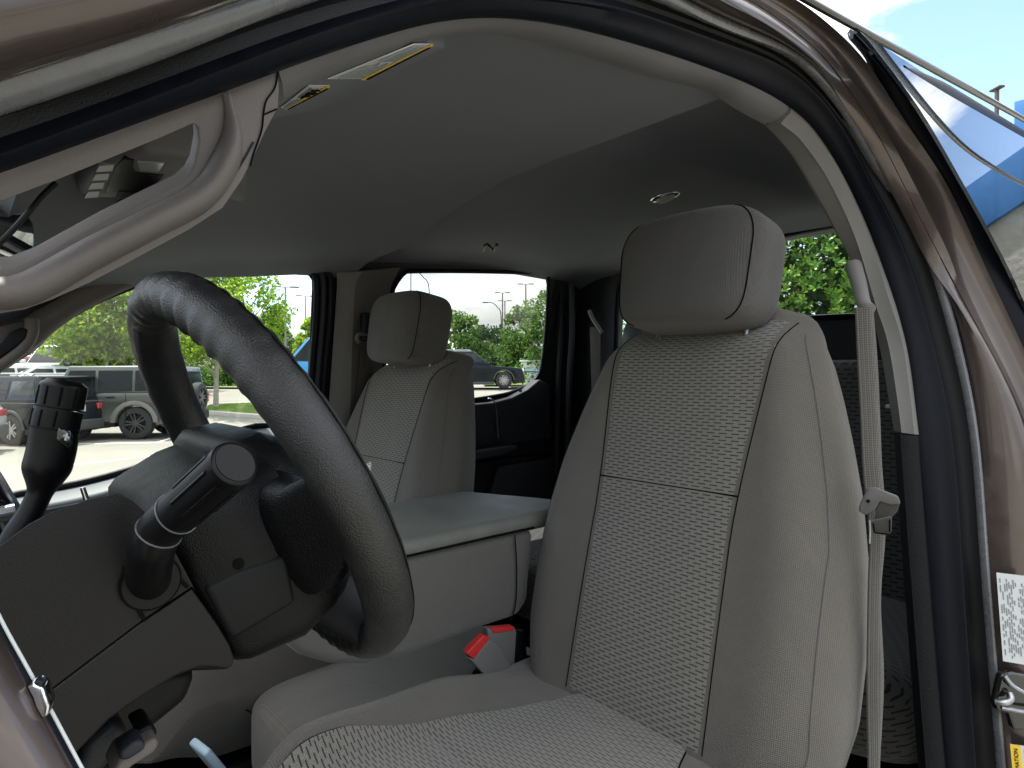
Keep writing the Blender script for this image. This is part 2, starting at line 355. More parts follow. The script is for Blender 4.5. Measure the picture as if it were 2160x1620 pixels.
def sheet(name, P, m, parent=None, thick=.004, uvs=None, nrm=None):
    """grid of points P[i][j] -> closed thin shell"""
    ni, nj = len(P), len(P[0]); vs = [p for r in P for p in r]; N = []
    for i in range(ni):
        for j in range(nj):
            a = P[min(i + 1, ni - 1)][j] - P[max(i - 1, 0)][j]; b = P[i][min(j + 1, nj - 1)] - P[i][max(j - 1, 0)]
            q = a.cross(b); q = q.normalized() if q.length > 0 else V((0, 0, 1))
            N.append(q)
    vs2 = [v - nn * thick for v, nn in zip(vs, N)]; k = ni * nj; fs = []
    for i in range(ni - 1):
        for j in range(nj - 1):
            a = i * nj + j; fs.append((a, a + 1, a + nj + 1, a + nj)); fs.append((k + a, k + a + nj, k + a + nj + 1, k + a + 1))
    br = [(0, j) for j in range(nj)] + [(i, nj - 1) for i in range(1, ni)] + [(ni - 1, j) for j in range(nj - 2, -1, -1)] + [(i, 0) for i in range(ni - 2, 0, -1)]
    for q in range(len(br)):
        a = br[q][0] * nj + br[q][1]; b2 = br[(q + 1) % len(br)]; b = b2[0] * nj + b2[1]; fs.append((a, k + a, k + b, b))
    return mk(name, vs + vs2, fs, m, parent, uvs=(uvs + uvs) if uvs else None, ang=50)
def sm(a, b, x):
    t = min(max((x - a) / (b - a), 0), 1); return t * t * (3 - 2 * t)

# ------------------------------------------------------------------ the truck: body round the open door
TR = empty('pickup_truck', label='brown crew cab pickup truck seen into its cloth cabin through the open driver door', cat='pickup truck')
def seg(c, i, j): return c[i:j]
E1 = [(-160,412,.235),(0,360,.255),(222,276,.275),(436,204,.307),(587,147,.335),(720,102,.36),(870,55,.41),(968,38,.447),(1044,36,.478),(1150,47,.525),(1240,66,.570),
      (1350,96,.627),(1454,129,.683),(1570,173,.752),(1622,198,.788),(1668,226,.825),(1708,260,.855),(1760,333,.895),(1806,422,.915),(1844,511,.92),(1885,630,.912),(1915,733,.905),
      (1938,917,.887),(1960,1200,.875),(1995,1620,.86),(2010,1760,.855)]
E2 = [(-160,345,.225),(0,293,.243),(400,147,.285),(560,83,.315),(698,38,.34),(833,0,.375),(960,-25,.42),(1120,-22,.485),(1280,0,.56),(1402,40,.625),(1515,83,.69),(1622,120,.75),
      (1683,156,.79),(1741,211,.835),(1790,282,.87),(1836,376,.895),(1900,499,.905),(1955,674,.90),(2007,900,.88),(2032,1200,.865),(2060,1620,.85),(2072,1760,.845)]
E3 = [(-160,285,.215),(0,236,.235),(267,147,.262),(489,67,.29),(667,0,.32),(800,-40,.355),(960,-75,.41),(1120,-70,.475),(1290,-30,.56),(1400,10,.615),(1466,40,.65),(1592,89,.725),
      (1668,123,.77),(1717,168,.81),(1778,242,.855),(1821,315,.875),(1908,447,.895),(1945,518,.897),(1994,674,.892),(2044,900,.875),(2068,1200,.86),(2102,1620,.845),(2115,1760,.84)]
E4 = [(-160,172,.205),(0,120,.222),(249,58,.245),(413,0,.268),(560,-50,.295),(720,-100,.33),(900,-140,.38),(1120,-130,.465),(1300,-80,.555),(1440,-5,.62),(1530,40,.67),(1640,83,.74),
      (1700,120,.78),(1760,170,.825),(1812,240,.86),(1850,305,.877),(1930,440,.893),(1968,518,.895),(2014,674,.89),(2062,900,.873),(2086,1200,.858),(2122,1620,.842),(2135,1760,.838)]
E5 = [(-160,0,.168),(0,-30,.187),(249,-80,.208),(500,-150,.243),(720,-200,.29),(900,-240,.345),(1120,-230,.43),(1340,-150,.54),(1500,-40,.62),(1600,10,.68),(1690,75,.745),(1740,120,.785),
      (1778,173,.82),(1830,242,.85),(1894,367,.875),(1959,497,.885),(2045,660,.88),(2110,780,.87),(2165,900,.86),(2200,1100,.85),(2230,1620,.835),(2240,1760,.83)]
E6 = [(-160,-110,.145),(0,-150,.16),(500,-260,.21),(900,-330,.305),(1120,-320,.40),(1400,-190,.55),(1560,-70,.64),(1700,10,.72),(1770,70,.775),(1825,121,.815),(1916,268,.865),(2002,389,.885),
      (2067,540,.89),(2132,674,.885),(2200,830,.875),(2250,1000,.865),(2290,1300,.85),(2320,1760,.83)]
E7 = [(1806,58,.775),(1847,104,.805),(1942,233,.865),(2028,380,.89),(2115,540,.90),(2165,648,.895),(2240,830,.88),(2300,1000,.87)]
T1 = [(588,225,.375),(605,197,.38),(690,162,.40),(768,131,.42),(873,88,.455),(958,72,.49),(1020,71,.52),(1079,78,.55),(1183,107,.60),(1300,140,.66),(1362,162,.69),(1500,196,.77),
      (1537,223,.79),(1616,266,.85),(1653,306,.875),(1683,346,.90),(1717,404,.92),(1756,475,.935),(1800,563,.945),(1830,652,.945),(1852,715,.94),(1878,863,.92),(1886,909,.915)]
bump5 = ((0, 0), (.12, .55), (.45, .75), (.75, .55), (.86, 1.0), (.94, .95), (1, .2))
ribbon('door_seal', pc(E1), pc(E2), 'rubber', TR, bump5, h=.006, thick=.008, n=110)
ribbon('seal_channel', pc(E2), pc(E3), 'trim_black', TR, ((0, 0), (.3, -.8), (.7, -.8), (1, 0)), h=.006, thick=.012, n=110)
ribbon('outer_weatherstrip', pc(E3), pc(E4), 'rubber_grey', TR, ((0, 0), (.15, .7), (.4, 1), (.7, .9), (.9, .5), (1, 0)), h=.008, thick=.008, n=110)
ribbon('door_jamb', pc(E4), pc(E5), 'paint_brown', TR, ((0, 0), (.15, .5), (.35, .8), (.6, 1), (.85, .8), (1, .1)), h=.016, thick=.012, n=110)
ribbon('body_side', pc(E5), pc(E6), 'paint_brown', TR, ((0, .1), (.2, -.7), (.5, -1), (.8, -.8), (1, 0)), h=.012, thick=.014, n=110)
RD = empty('rear_door', parent=TR)
ND = empty('front_door', parent=TR)      # the open driver door, swung forward beside the camera
da, db = V((-.17, .17, 0)), V((-.50, -.88, 0)); dn = V((.12, -.04, 0)).normalized() * .07
def dp(t, z): return da.lerp(db, t) + V((0, 0, z))
plate('door_shell', [dp(0, .62), dp(1, .62), dp(1.02, 1.50), dp(.95, 1.86), dp(.5, 1.95), dp(.12, 1.78), dp(0, 1.46)], -dn, 'paint_brown', ND, holes=[[dp(.10, 1.47), dp(.96, 1.50), dp(.90, 1.82), dp(.5, 1.89), dp(.18, 1.73)]], bevel=.01)
plate('inner_panel', [dp(.03, .66), dp(.97, .66), dp(.98, 1.44), dp(.05, 1.42)], dn * .5, 'trim_dark', ND, bevel=.015)
plate('window', [dp(.09, 1.46), dp(.97, 1.49), dp(.91, 1.83), dp(.5, 1.90), dp(.17, 1.74)], -dn * .06, 'glass_tint', ND, bevel=0)
E6r = [(1790,82,.79)] + E6[9:]
ribbon('door_seal', pc(E6r), pc(E7 + [(2350,1760,.83)]), 'rubber', RD, ((0, 0), (.2, .6), (.45, 1), (.6, .3), (.75, .8), (1, .1)), h=.008, thick=.01, n=70)
plate('inner_panel', [V((1.17, .29, .7)), V((1.9, .29, .7)), V((1.9, .29, 1.55)), V((1.17, .29, 1.45))], V((0, -.03, 0)), 'trim_black', RD, bevel=.004)
rdir = V((1, -.05, .112)).normalized()
def yg(z, x=1.1): return .163 + .27 * (z - 1.71) - .05 * (x - 1.1)
def gp2(px, py):
    y = .2
    for _ in range(60): q = at(px, py, y=y); y = .5 * y + .5 * yg(q.z, q.x)
    return at(px, py, y=y)
e7 = crv([gp2(*p) for p in ((1814,66),(1847,104),(1942,233),(2028,380),(2115,540),(2165,648),(2240,830),(2300,1000))], 30); gw = []
for p in e7:
    r_ = []
    for k in range(13):
        q = p + rdir * (1.0 * k / 12); r_.append(V((q.x, yg(q.z, q.x), q.z)))
    gw.append(r_)
sheet('window', gw, 'glass_mirror', RD, thick=.004)
plate('outer_panel', [V((1.19, .118, .62)), V((2.25, .09, .62)), V((2.25, .06, 1.56)), V((1.19, .125, 1.50))], V((0, .02, 0)), 'paint_brown', RD, bevel=.006)
b0, b1 = gp2(1926, 152), gp2(2165, 290); bd = (b1 - b0).normalized()
tube('window_moulding', [b0, b0 + bd * .02, b1, b1 + bd * .6], lambda f: .001 + .011 * min(1, f / .16), 'stalk', RD, n=40, res=14, sq=(.12, 1))
g0, g1, g2 = at(1690, -8, D=.65), at(1808, 58, D=.706), at(2160, 252, D=1.03)
tube('roof_gutter', [at(1500, -110, D=.56), at(1600, -55, D=.61), g0, g1, g2, g2 + rdir * .7], .0042, 'gloss_black', TR, n=50, res=10)
tube('corner_gasket', pc([(1800,68,.785),(1815,92,.80),(1832,112,.807),(1838,104,.803)]), .0055, 'rubber_grey', TR, n=16, res=8)
# roof skin (keeps sun and sky out of the cab)
def zroof(x): return 1.975 + .085 * (x - .5)
rs = []
for i in range(25):
    x = -.02 + 2.0 * i / 24; row = []
    for j in range(17):
        y = .34 + 1.44 * j / 16; row.append(V((x, y, .055 + zroof(x) + .035 * (1 - ((y - 1) / .78) ** 2) - (.12 * max(0, (.25 - x) / .27) ** 2))))
    rs.append(row)
sheet('roof', rs, 'paint_brown', TR, thick=.006)
e6 = pc(E6[0:6]); re_ = [V((max(p.x, -.02), .342, .058 + zroof(max(p.x, -.02)) - .12 * max(0, (.25 - max(p.x, -.02)) / .27) ** 2)) for p in e6]
ribbon('roof_side', e6, re_, 'paint_brown', TR, ((0, 0), (.3, .6), (.7, .6), (1, 0)), h=.01, thick=.006, n=40)

# interior trim round the opening
ribbon('roof_rail_trim', pc(E1[4:16]), pc(T1[0:14]), 'trim_rail', TR, ((0, 0), (.2, .7), (.5, 1), (.75, .5), (.95, 0), (1, -.2)), h=.005, thick=.01, n=70)
bt = ribbon('pillar_trim', pc(E1[15:23]), pc(T1[13:]), 'trim_grey', TR, ((0, 0), (.08, .5), (.4, .7), (.52, .9), (.6, .6), (.95, .2), (1, 0)), h=.014, thick=.01, n=60)
tube('trim_gap', pc([(1668,223,.822),(1652,232,.826),(1630,245,.836),(1618,262,.845)]), .0009, 'print_black', bt, res=6)
BL = [(1886,913,.913),(1905,1200,.90),(1937,1620,.885),(1950,1760,.88)]
bl = ribbon('pillar_lower_trim', pc([(1938,919,.887)] + E1[23:]), pc(BL), 'pillar_grain', TR, ((0, 0), (.06, .4), (.5, .8), (.62, .9), (.7, .4), (1, 0)), h=.012, thick=.01, n=50)
bq = rbox('trim_clip', (.006, .006, .006), at(1872, 857, D=.93), 'steel', TR, bevel=.001)

# windscreen pillar trim with the built-in grab handle
AT = empty('windscreen_pillar', parent=TR)
yy = .352
outer = crv(pc([p[:2] for p in E1[0:5]], y=.338), 24) + pc([(590,190),(588,227),(560,280),(538,329),(511,382),(471,440),(400,486),(333,522),(260,562),(191,598),(111,634),(53,655),(0,664),(-160,690)], y=.338)
hole = pc([(-160,480),(0,427),(120,382),(249,329),(340,292),(408,262),(418,268),(420,300),(412,345),(400,369),(378,389),(310,422),(222,467),(150,508),(80,547),(30,566),(-20,571),(-160,560)], y=.338)
ex = V((-.001, .007, .0065))
plate('trim_panel', outer, ex, 'trim_taupe', AT, holes=[hole], bevel=.0035, seg=3)
hp = pc([(478,200),(488,285),(466,358),(418,418),(316,473),(196,534),(94,592),(37,615),(-40,620),(-160,608)], 60, y=.338)
tube('grab_handle', hp, lambda f: .0113 * (.25 + .75 * sm(-.02, .22, f)), 'trim_taupe', AT, res=20, sq=(1.05, .62))
tube('panel_joint', pc([(587,148),(580,185),(562,212),(556,240),(552,275),(535,325),(528,350)], y=.3375, n=30), .00045, 'print_black', AT, res=6)
tube('panel_joint', pc([(556,242),(584,230)], y=.3375), .00045, 'print_black', AT, res=6)
tube('handle_crease', pc([(0,628),(50,632),(110,612),(190,572),(333,498),(440,440),(500,360),(535,300)], y=.3375), .0006, 'trim_dark', AT, n=40, res=6)

# ------------------------------------------------------------------ headliner, visors, overhead console, mirror
RIDGE = crv(pc([(1560,214),(1530,225),(1300,308),(1060,395),(960,452),(860,510),(780,530)], z=1.955), 60)
def ridge_x(y):
    b = min(RIDGE, key=lambda p: abs(p.y - y)); return b.x
ZT = ((-.1,1.70),(.05,1.80),(.10,1.85),(.15,1.872),(.20,1.888),(.25,1.899),(.33,1.916),(.44,1.944),(.58,1.962),(.70,1.980),(.84,1.986),(1.9,2.075),(3,2.15))
def lut(t, x):
    for (x0, y0), (x1, y1) in zip(t, t[1:]):
        if x <= x1: return y0 + (y1 - y0) * (x - x0) / (x1 - x0)
    return t[-1][1]
def zc(x, y): return lut(ZT, x) - .055 * sm(1.1, 1.66, y) - .03 * sm(1.5, 1.69, y) ** 3
def yd(x): return lut(((0,.375),(.15,.376),(.30,.398),(.44,.417),(.6,.414),(.75,.404),(.9,.39),(1.1,.375),(3,.37)), x)
P = []
for i in range(30):
    row = []
    for j in range(45):
        x = .045 + .6 * i / 29; y0 = yd(x); y = y0 + (1.675 - y0) * j / 44
        rx = ridge_x(y); x = .045 + (rx + .03 - .045) * i / 29; row.append(V((x, y, zc(x, y))))
    P.append(row)
HL = empty('headliner', parent=TR)
sheet('front_panel', P, 'headliner', HL, thick=-.012)
P = []
for i in range(30):
    row = []
    for j in range(45):
        x = .64 + 1.28 * i / 29; y0 = yd(x); y = y0 + (1.675 - y0) * j / 44
        rx = ridge_x(y) + .02; x = rx + (1.92 - rx) * i / 29
        z = zc(x, y) + .075 * sm(0, .025, x - rx) * (1 - .7 * sm(.35, 1.1, x - rx)) - .028 * sm(.70, .78, y + .12 * (x - .65)) * sm(0, .06, x - rx)  # step at the ridge deepened to throw the rear panel into shade
        row.append(V((x, y, z - .035 * sm(1.76, 1.93, x))))
    P.append(row)
sheet('rear_panel', P, 'headliner', HL, thick=-.012)
# driver visor, lying against the headliner
def vpl(l):
    out = []
    for px, py in l:
        v = FW + RT * ((px - 1080) / FPX) + UP * ((810 - py) / FPX)      # sun visors hang in the sloping plane z = 1.80 + .64 (x - .16)
        t = (1.80 - CAMZ - .64 * .16) / (v.z - .64 * v.x); out.append(O + v * t)
    return out
vis = vpl([(560,262),(581,251),(640,240),(691,225),(802,173),(900,120),(940,103),(930,97),(873,94),(768,124),(690,154),(605,188),(578,232)])
VS = empty('sun_visor', parent=TR)
plate('visor_panel', vis, V((0, 0, .014)), 'headliner', VS, bevel=.004)
def quad_label(name, q, m, parent, lift, dep=.0006):
    a, b, d = q[0], q[1], q[-1]; nrm = (b - a).cross(d - a).normalized()
    if nrm.dot(O - a) < 0: nrm = -nrm
    return plate(name, [p + nrm * lift for p in q], -nrm * dep, m, parent, bevel=0)
def sub(q, u0, v0, u1, v1):
    a, b, c, d = q
    f = lambda u, v: (a.lerp(b, u)).lerp(d.lerp(c, u), v)
    return [f(u0, v0), f(u1, v0), f(u1, v1), f(u0, v1)]
def visor_label(pxs, picto, parent):
    q = vpl(pxs)
    lb = quad_label('warning_label', q, 'label_white', parent, .0012)
    quad_label('label_band', sub(q, 0, 0, 1, .17), 'label_yellow', lb, .0022)
    quad_label('label_print', sub(q, .04, .05, .96, .11), 'print_black', lb, .003)
    for k in range(7):
        v = .26 + k * .095
        for u0, u1 in ((.05, .42 + .05 * sin(k * 2)), (.52, .95 - .06 * (k % 3))):
            if picto and u1 > .9 and k < 6: continue
            quad_label('label_print', sub(q, u0, v, u1, v + .045), 'print_grey', lb, .0022)
    if picto:
        for u0, v0, u1, v1 in ((.60, .35, .66, .8), (.70, .3, .80, .8), (.86, .32, .90, .75), (.55, .66, .64, .8)):
            quad_label('label_print', sub(q, u0, v0, u1, v1), 'print_black', lb, .003)
visor_label([(771,163),(912,90),(872,90),(690,163)], False, VS)
visor_label([(600,225),(694,177),(650,177),(591,224)], True, VS)
# passenger visor
pv = vpl([(330,525),(400,505),(455,468),(470,440),(300,440),(240,500)])
PV = empty('sun_visor', parent=TR)
plate('visor_panel', pv, V((0, 0, .014)), 'headliner', PV, bevel=.004)
q = vpl([(372,498),(404,490),(408,483),(380,486)])
quad_label('warning_label', q, 'label_white', PV, .001); quad_label('label_band', [q[0].lerp(q[3], -.3), q[1].lerp(q[2], -.3), q[1], q[0]], 'label_yellow', PV, .001)
# overhead console
OC = empty('overhead_console', parent=TR)
oc = pc([(160,395),(178,372),(215,345),(300,322),(420,335),(520,350),(520,430),(420,412),(320,418),(200,420),(163,410)], z=1.835)
plate('console_body', oc, V((0, 0, .05)), 'trim_rail', OC, bevel=.008)
def ocq(p, m, nm, dz=.0): 
    quad_label(nm, pc(p, z=1.835 - dz), m, OC, .001, .004)
for k in range(4):
    x0, y0 = 202 - 8.2 * k, 348 + 18.5 * k; w_ = 39 - 2 * k
    ocq([(x0, y0 + 13), (x0 + w_ - 4, y0 + 11), (x0 + w_, y0 - 2), (x0 + 8, y0)], 'button_grey', 'switch')
ocq([(222,405),(243,350),(262,334),(283,336),(280,352),(287,362),(345,368),(318,400)], 'trim_black', 'sensor_grille')
ocq([(290,340),(346,343),(334,361),(296,359)], 'lamp_lens', 'map_lamp', .0005)
ocq([(250,402),(318,404),(312,418),(245,418)], 'trim_black', 'storage_latch', .001)
ocq([(322,402),(385,380),(420,380),(420,408),(320,415)], 'trim_dark', 'storage_door', .001)
# rear view mirror on its stem
MR = empty('rear_view_mirror', parent=TR)
mpx = [(-160,395),(-40,412),(28,425),(50,436),(72,470),(77,500),(72,535),(60,545),(40,540),(-40,500),(-160,430)]
mn_ = V((.55, -.83, -.06)).normalized(); mp_ = at(30, 480, y=.90)
def onplane(px, py):
    v = FW + RT * ((px - 1080) / FPX) + UP * ((810 - py) / FPX); return O + v * ((mp_ - O).dot(mn_) / v.dot(mn_))
mo = [onplane(*p) for p in mpx]
plate('mirror_housing', mo, -mn_ * .035, 'gloss_black', MR, bevel=.004)
mi = [p.lerp(sum(mo, V()) / len(mo), .09) + mn_ * .0012 for p in mo]
plate('mirror_glass', mi, -mn_ * .004, 'mirror', MR, bevel=.001)
tube('mirror_stem', pc([(255,420),(265,430),(262,440)], y=.98), .014, 'trim_black', MR, res=10)
tube('mirror_cable', pc([(-40,548),(0,512),(30,482),(60,448),(90,412),(118,386)], y=.80), .0028, 'trim_black', MR, n=20, res=8)
# windscreen: header to cowl
ws = []
for i in range(8):
    t = i / 7; ws.append([V((.062 - .85 * t - .10 * (1 - ((y - 1) / .7) ** 2) * (1 - .3 * t), y, 1.80 - .045 * ((y - 1) / .6) ** 2 - .47 * t)) for y in [.34 + 1.32 * j / 12 for j in range(13)]])
sheet('windscreen', ws, 'glass_clear', TR, thick=.005)
# coat hook and rear dome lamp
tube('coat_hook', pc([(1020,528),(1026,515),(1036,524),(1040,530),(1048,516)], z=1.93), .004, 'trim_dark', TR, n=14, res=8)
dl = empty('dome_lamp', parent=TR)
dp = at(1402, 416, z=zc(.86, .58) + .012)
pillow('lamp_bezel', dp, (.022, .042, .006), 'chrome', dl, 1, 1, nu=24, nv=10, rot=Matrix.Rotation(-.3, 3, 'Z'))
pillow('lamp_lens', dp + V((-.004, -.004, -.006)), (.012, .028, .006), 'lamp_lens', dl, 1, 1, nu=20, nv=10, rot=Matrix.Rotation(-.3, 3, 'Z'))

# ------------------------------------------------------------------ passenger side, rear wall, floor, dash
def yp(z): return 1.76 - .18 * max(0, z - 1.45)
def pp(px, py, off=0):
    y = 1.72
    for _ in range(25): y = yp(at(px, py, y=y).z) + off
    return at(px, py, y=y)
def ppc(l, n=None, off=0):
    q = [pp(a, b, off) for a, b in l]; return crv(q, n) if n else q
H1 = [(-150,880),(0,778),(69,733),(90,712),(114,688),(194,640),(277,605),(328,586),(397,576),(518,571),(630,569),(652,575),(662,592),(661,640),(655,760),(645,884),(600,893),(567,897),(522,902),(400,945),(277,989),(160,1020),(35,1042),(-150,1075)]
H2 = [(800,870),(812,740),(825,625),(835,597),(848,580),(866,573),(1000,573),(1138,577),(1151,582),(1155,600),(1151,690),(1143,765),(1135,792),(1112,812),(1080,827),(1040,836),(960,848)]
h1, h2 = ppc(H1), ppc(H2)
def W(x, z): return V((x, yp(z), z))
ol = [W(-.8, .6), W(2.0, .6), W(2.0, 1.45), W(2.0, 2.10), W(1.2, 2.02), W(.6, 1.96), W(.25, 1.92), W(.12, 1.86), W(-.1, 1.75), W(-.8, 1.45)]
plate('cab_side', ol, V((0, .006, 0)), 'trim_dark', TR, holes=[h1, h2], bevel=.001)
for nm, h in (('front_window', h1), ('rear_window', h2)):
    cc = sum(h, V()) / len(h); plate(nm, [cc + (p - cc) * 1.02 + V((0, .012, 0)) for p in h], V((0, .004, 0)), 'glass_tint', TR, bevel=0)
def ring(h, r, name, m, off=-.004, sq=None, n=90):
    pts = crv([p + V((0, off, 0)) for p in h] + [h[0] + V((0, off, 0))], n); tube(name, pts, r, m, TR, res=10, cap=False, sq=sq)
ring(h1, .008, 'window_seal', 'rubber'); ring(h2, .007, 'window_seal', 'rubber')
# seals beside the passenger centre pillar
for k, (xa, xb) in enumerate(((668, 655), (682, 668), (697, 682))):
    tube('door_seal', ppc([(640 + 12 * k, 561 - 2 * k), (xa - 8, 572), (xa, 600), (xa - 2, 680), (xb + 2, 800), (xb - 2, 930)], 40, -.012 - .006 * k), .010, 'rubber' if k != 1 else 'trim_dark', TR, res=10)
PB = empty('pillar_trim', parent=TR)
ribbon('trim_face', ppc([(709,575),(711,600),(706,680),(699,780),(692,880),(688,960)], off=-.03), ppc([(765,572),(750,600),(745,680),(741,790),(738,890),(735,960)], off=-.05), 'trim_grey', PB, h=.004, thick=.01, n=40)
ribbon('trim_side', ppc([(765,572),(750,600),(745,680),(741,790),(738,890),(735,960)], off=-.05), ppc([(845,563),(826,600),(815,700),(806,790),(800,890),(796,960)], off=-.005), 'trim_taupe', PB, h=.003, thick=.01, n=40)  # same pillar trim; the darker taupe paints in the shade on this side
SB = empty('seat_belt', parent=TR, label=None)
ribbon('webbing', ppc([(763,722),(757,790),(750,850),(742,920)], off=-.06), ppc([(792,722),(786,790),(778,850),(768,920)], off=-.06), 'webbing', SB, h=.001, thick=.002, n=24)
rbox('belt_slider', (.03, .03, .085), pp(772, 690, -.06), 'trim_dark', SB, bevel=.008)
tube('belt_guide', ppc([(757,722),(752,714),(757,705),(770,706),(786,712),(790,722)], 20, -.075), .006, 'trim_grey', SB, res=10)
# passenger front door panel: ledge, panel, accent
FD = empty('front_door', parent=TR)
sill = ppc([(-150,1080),(35,1046),(160,1024),(277,993),(400,949),(522,906),(600,897),(660,890)], 40)
sl2 = [p + V((0, -.075, -.028)) for p in sill]
ribbon('door_ledge', sill, sl2, 'ledge_skylit', FD, ((0, 0), (.4, .6), (.8, .9), (.94, .7), (1, 0)), h=.008, thick=.01, n=50)
sheet('door_panel', [[p + V((0, -.012 * sin(pi * t / 8), -.5 * t / 8)) for t in range(9)] for p in sl2], 'trim_dark', FD, thick=.01)
ribbon('accent_strip', pc([(168,1030),(176,1056)], y=1.655), pc([(180,1027),(189,1052)], y=1.655), 'chrome', FD, h=.002, thick=.004, n=8)
tube('window_felt', [p + V((0, -.004, .004)) for p in sill], .006, 'rubber', FD, res=8)
# passenger rear door panel
RP = empty('rear_door', parent=TR)
plate('upper_panel', ppc([(900,862),(1040,849),(1082,838),(1114,822),(1140,800),(1160,812),(1164,870),(1163,925),(1090,936),(900,960)], off=-.05), V((0, .05, 0)), 'trim_dark', RP, bevel=.008)
plate('lower_panel', ppc([(900,1000),(1000,975),(1062,968),(1168,958),(1175,1050),(1180,1150),(900,1180)], off=-.045), V((0, .05, 0)), 'trim_black', RP, bevel=.008)
plate('map_pocket', ppc([(1052,985),(1168,965),(1172,1060),(1030,1060)], off=-.07), V((0, .03, 0)), 'trim_dark', RP, bevel=.006)
plate('armrest', ppc([(1000,952),(1040,945),(1090,938),(1096,946),(1060,962),(1000,972)], off=-.11), V((0, .1, 0)), 'trim_dark', RP, bevel=.008)
tube('accent_strip', ppc([(1030,840),(1042,846),(1047,870),(1049,900),(1051,925)], 16, -.062), .0025, 'chrome', RP, res=8)
lk = pp(1098, 827, -.03); tube('lock_knob', [lk + V((0, 0, -.012)), lk, lk + V((0, 0, .008))], .006, 'trim_black', RP, res=10)
# passenger screen pillar with its handle
AP = empty('windscreen_pillar', parent=TR)
ribbon('trim_panel', pc([(330,582),(250,612),(170,652),(118,690),(86,722),(50,752),(0,786),(-130,870)], y=1.70), pc([(255,575),(160,620),(118,645),(86,660),(50,678),(0,690),(-130,760)], y=1.655), 'trim_taupe', AP, ((0, 0), (.1, .6), (.3, 1), (.7, .9), (1, 0)), h=.02, thick=.012, n=50)
plate('handle_dark_plate', pc([(-90,775),(0,722),(20,700),(45,690),(58,695),(54,714),(30,734),(0,756),(-90,820)], y=1.612), V((.006, .02, 0)), 'trim_black', AP, bevel=.003)  # black plate paints the shade inside the handle opening
tube('grab_handle', pc([(66,672),(66,700),(50,730),(10,762),(-60,806)], y=1.625), .013, 'trim_taupe', AP, n=24, res=12)
# rear wall with the back window
XR = 1.87
def RW(y, z): return V((XR, y, z))
rh = [RW(1.485, 1.70), RW(1.475, 1.92), RW(1.455, 1.965), RW(1.41, 1.99), RW(1.2, 2.015), RW(1.0, 2.03), RW(.8, 2.045), RW(.6, 2.045), RW(.50, 2.03), RW(.46, 1.98), RW(.44, 1.80), RW(.8, 1.785), RW(1.1, 1.76)]
plate('rear_wall', [RW(.24, .6), RW(1.85, .6), RW(1.85, 1.6), RW(1.66, 2.11), RW(.37, 2.11), RW(.24, 1.6)], V((.04, 0, 0)), 'trim_dark', TR, holes=[rh], bevel=.004)
cc = sum(rh, V()) / len(rh)
plate('back_window', [cc + (p - cc) * 1.02 + V((.02, 0, 0)) for p in rh], V((.004, 0, 0)), 'glass_tint', TR, bevel=0)
tube('window_seal', crv(rh + [rh[0]], 70), .009, 'rubber', TR, res=8, cap=False)
RB = empty('seat_belt', parent=TR)
ribbon('webbing', pc([(1244,690),(1246,760),(1250,900)], x=1.72), pc([(1266,690),(1266,760),(1264,900)], x=1.72), 'webbing', RB, h=.001, thick=.002, n=14)
tube('belt_guide', pc([(1243,655),(1250,672),(1262,690),(1270,702)], x=1.70), .007, 'trim_grey', RB, n=14, res=8)
for px_, px2 in ((1180, 1172), (1205, 1195)):
    tube('pillar_rib', pc([(px_, 595), (px_ + 2, 700), (px2 + 6, 800), (px2, 1000)], x=1.76), .012, 'trim_dark', TR, n=16, res=8)
# floor, dash and near side below the opening
rbox('floor', (2.6, 1.6, .04), (.7, 1.0, .72), 'carpet', TR, bevel=.01)
rbox('dashboard', (.55, 1.36, .5), (-.42, 1.02, 1.12), 'trim_dark', TR, bevel=.06, seg=5)
rbox('rocker', (2.2, .10, .35), (.75, .22, .60), 'paint_brown', TR, bevel=.03)
rbox('firewall', (.05, 1.6, .9), (-.72, 1.0, 1.0), 'trim_black', TR, bevel=.01)

# ------------------------------------------------------------------ front seats
RC = R(14); AX = V((sin(RC), 0, cos(RC))); AN = V((-cos(RC), 0, sin(RC)))      # along the backrest, out of its face
BB = V((.822, 0, 1.075)); BH = .645
def bw(v):      # half width of the backrest at height v (0..1)
    return lut(((-.2,.20),(-.04,.240),(.05,.268),(.14,.281),(.30,.284),(.45,.278),(.60,.262),(.72,.242),(.82,.223),(.90,.205),(.96,.186),(1.03,.155),(2,.1)), v)
def bth(v): return .085 - .03 * v
def bface(v, y):
    w_ = bw(v); s = min(abs(y) / w_, 1.0)
    n = bth(v) * (1 - s ** 4.2) ** .5
    n += (.020 * (1 - .4 * sm(.55, 1, v))) * exp(-((s - .74) / .17) ** 2) - .006 * exp(-(s / .3) ** 2) * 1
    n += .012 * sin(pi * v) - .045 * sm(.86, 1.02, v) ** 2
    return n
def bpt(v, y, lift=0): return BB + AX * (BH * v) + V((0, y, 0)) + AN * (bface(v, y) + lift)
def iw(v): return .124 + .024 * sm(.45, 1, v)
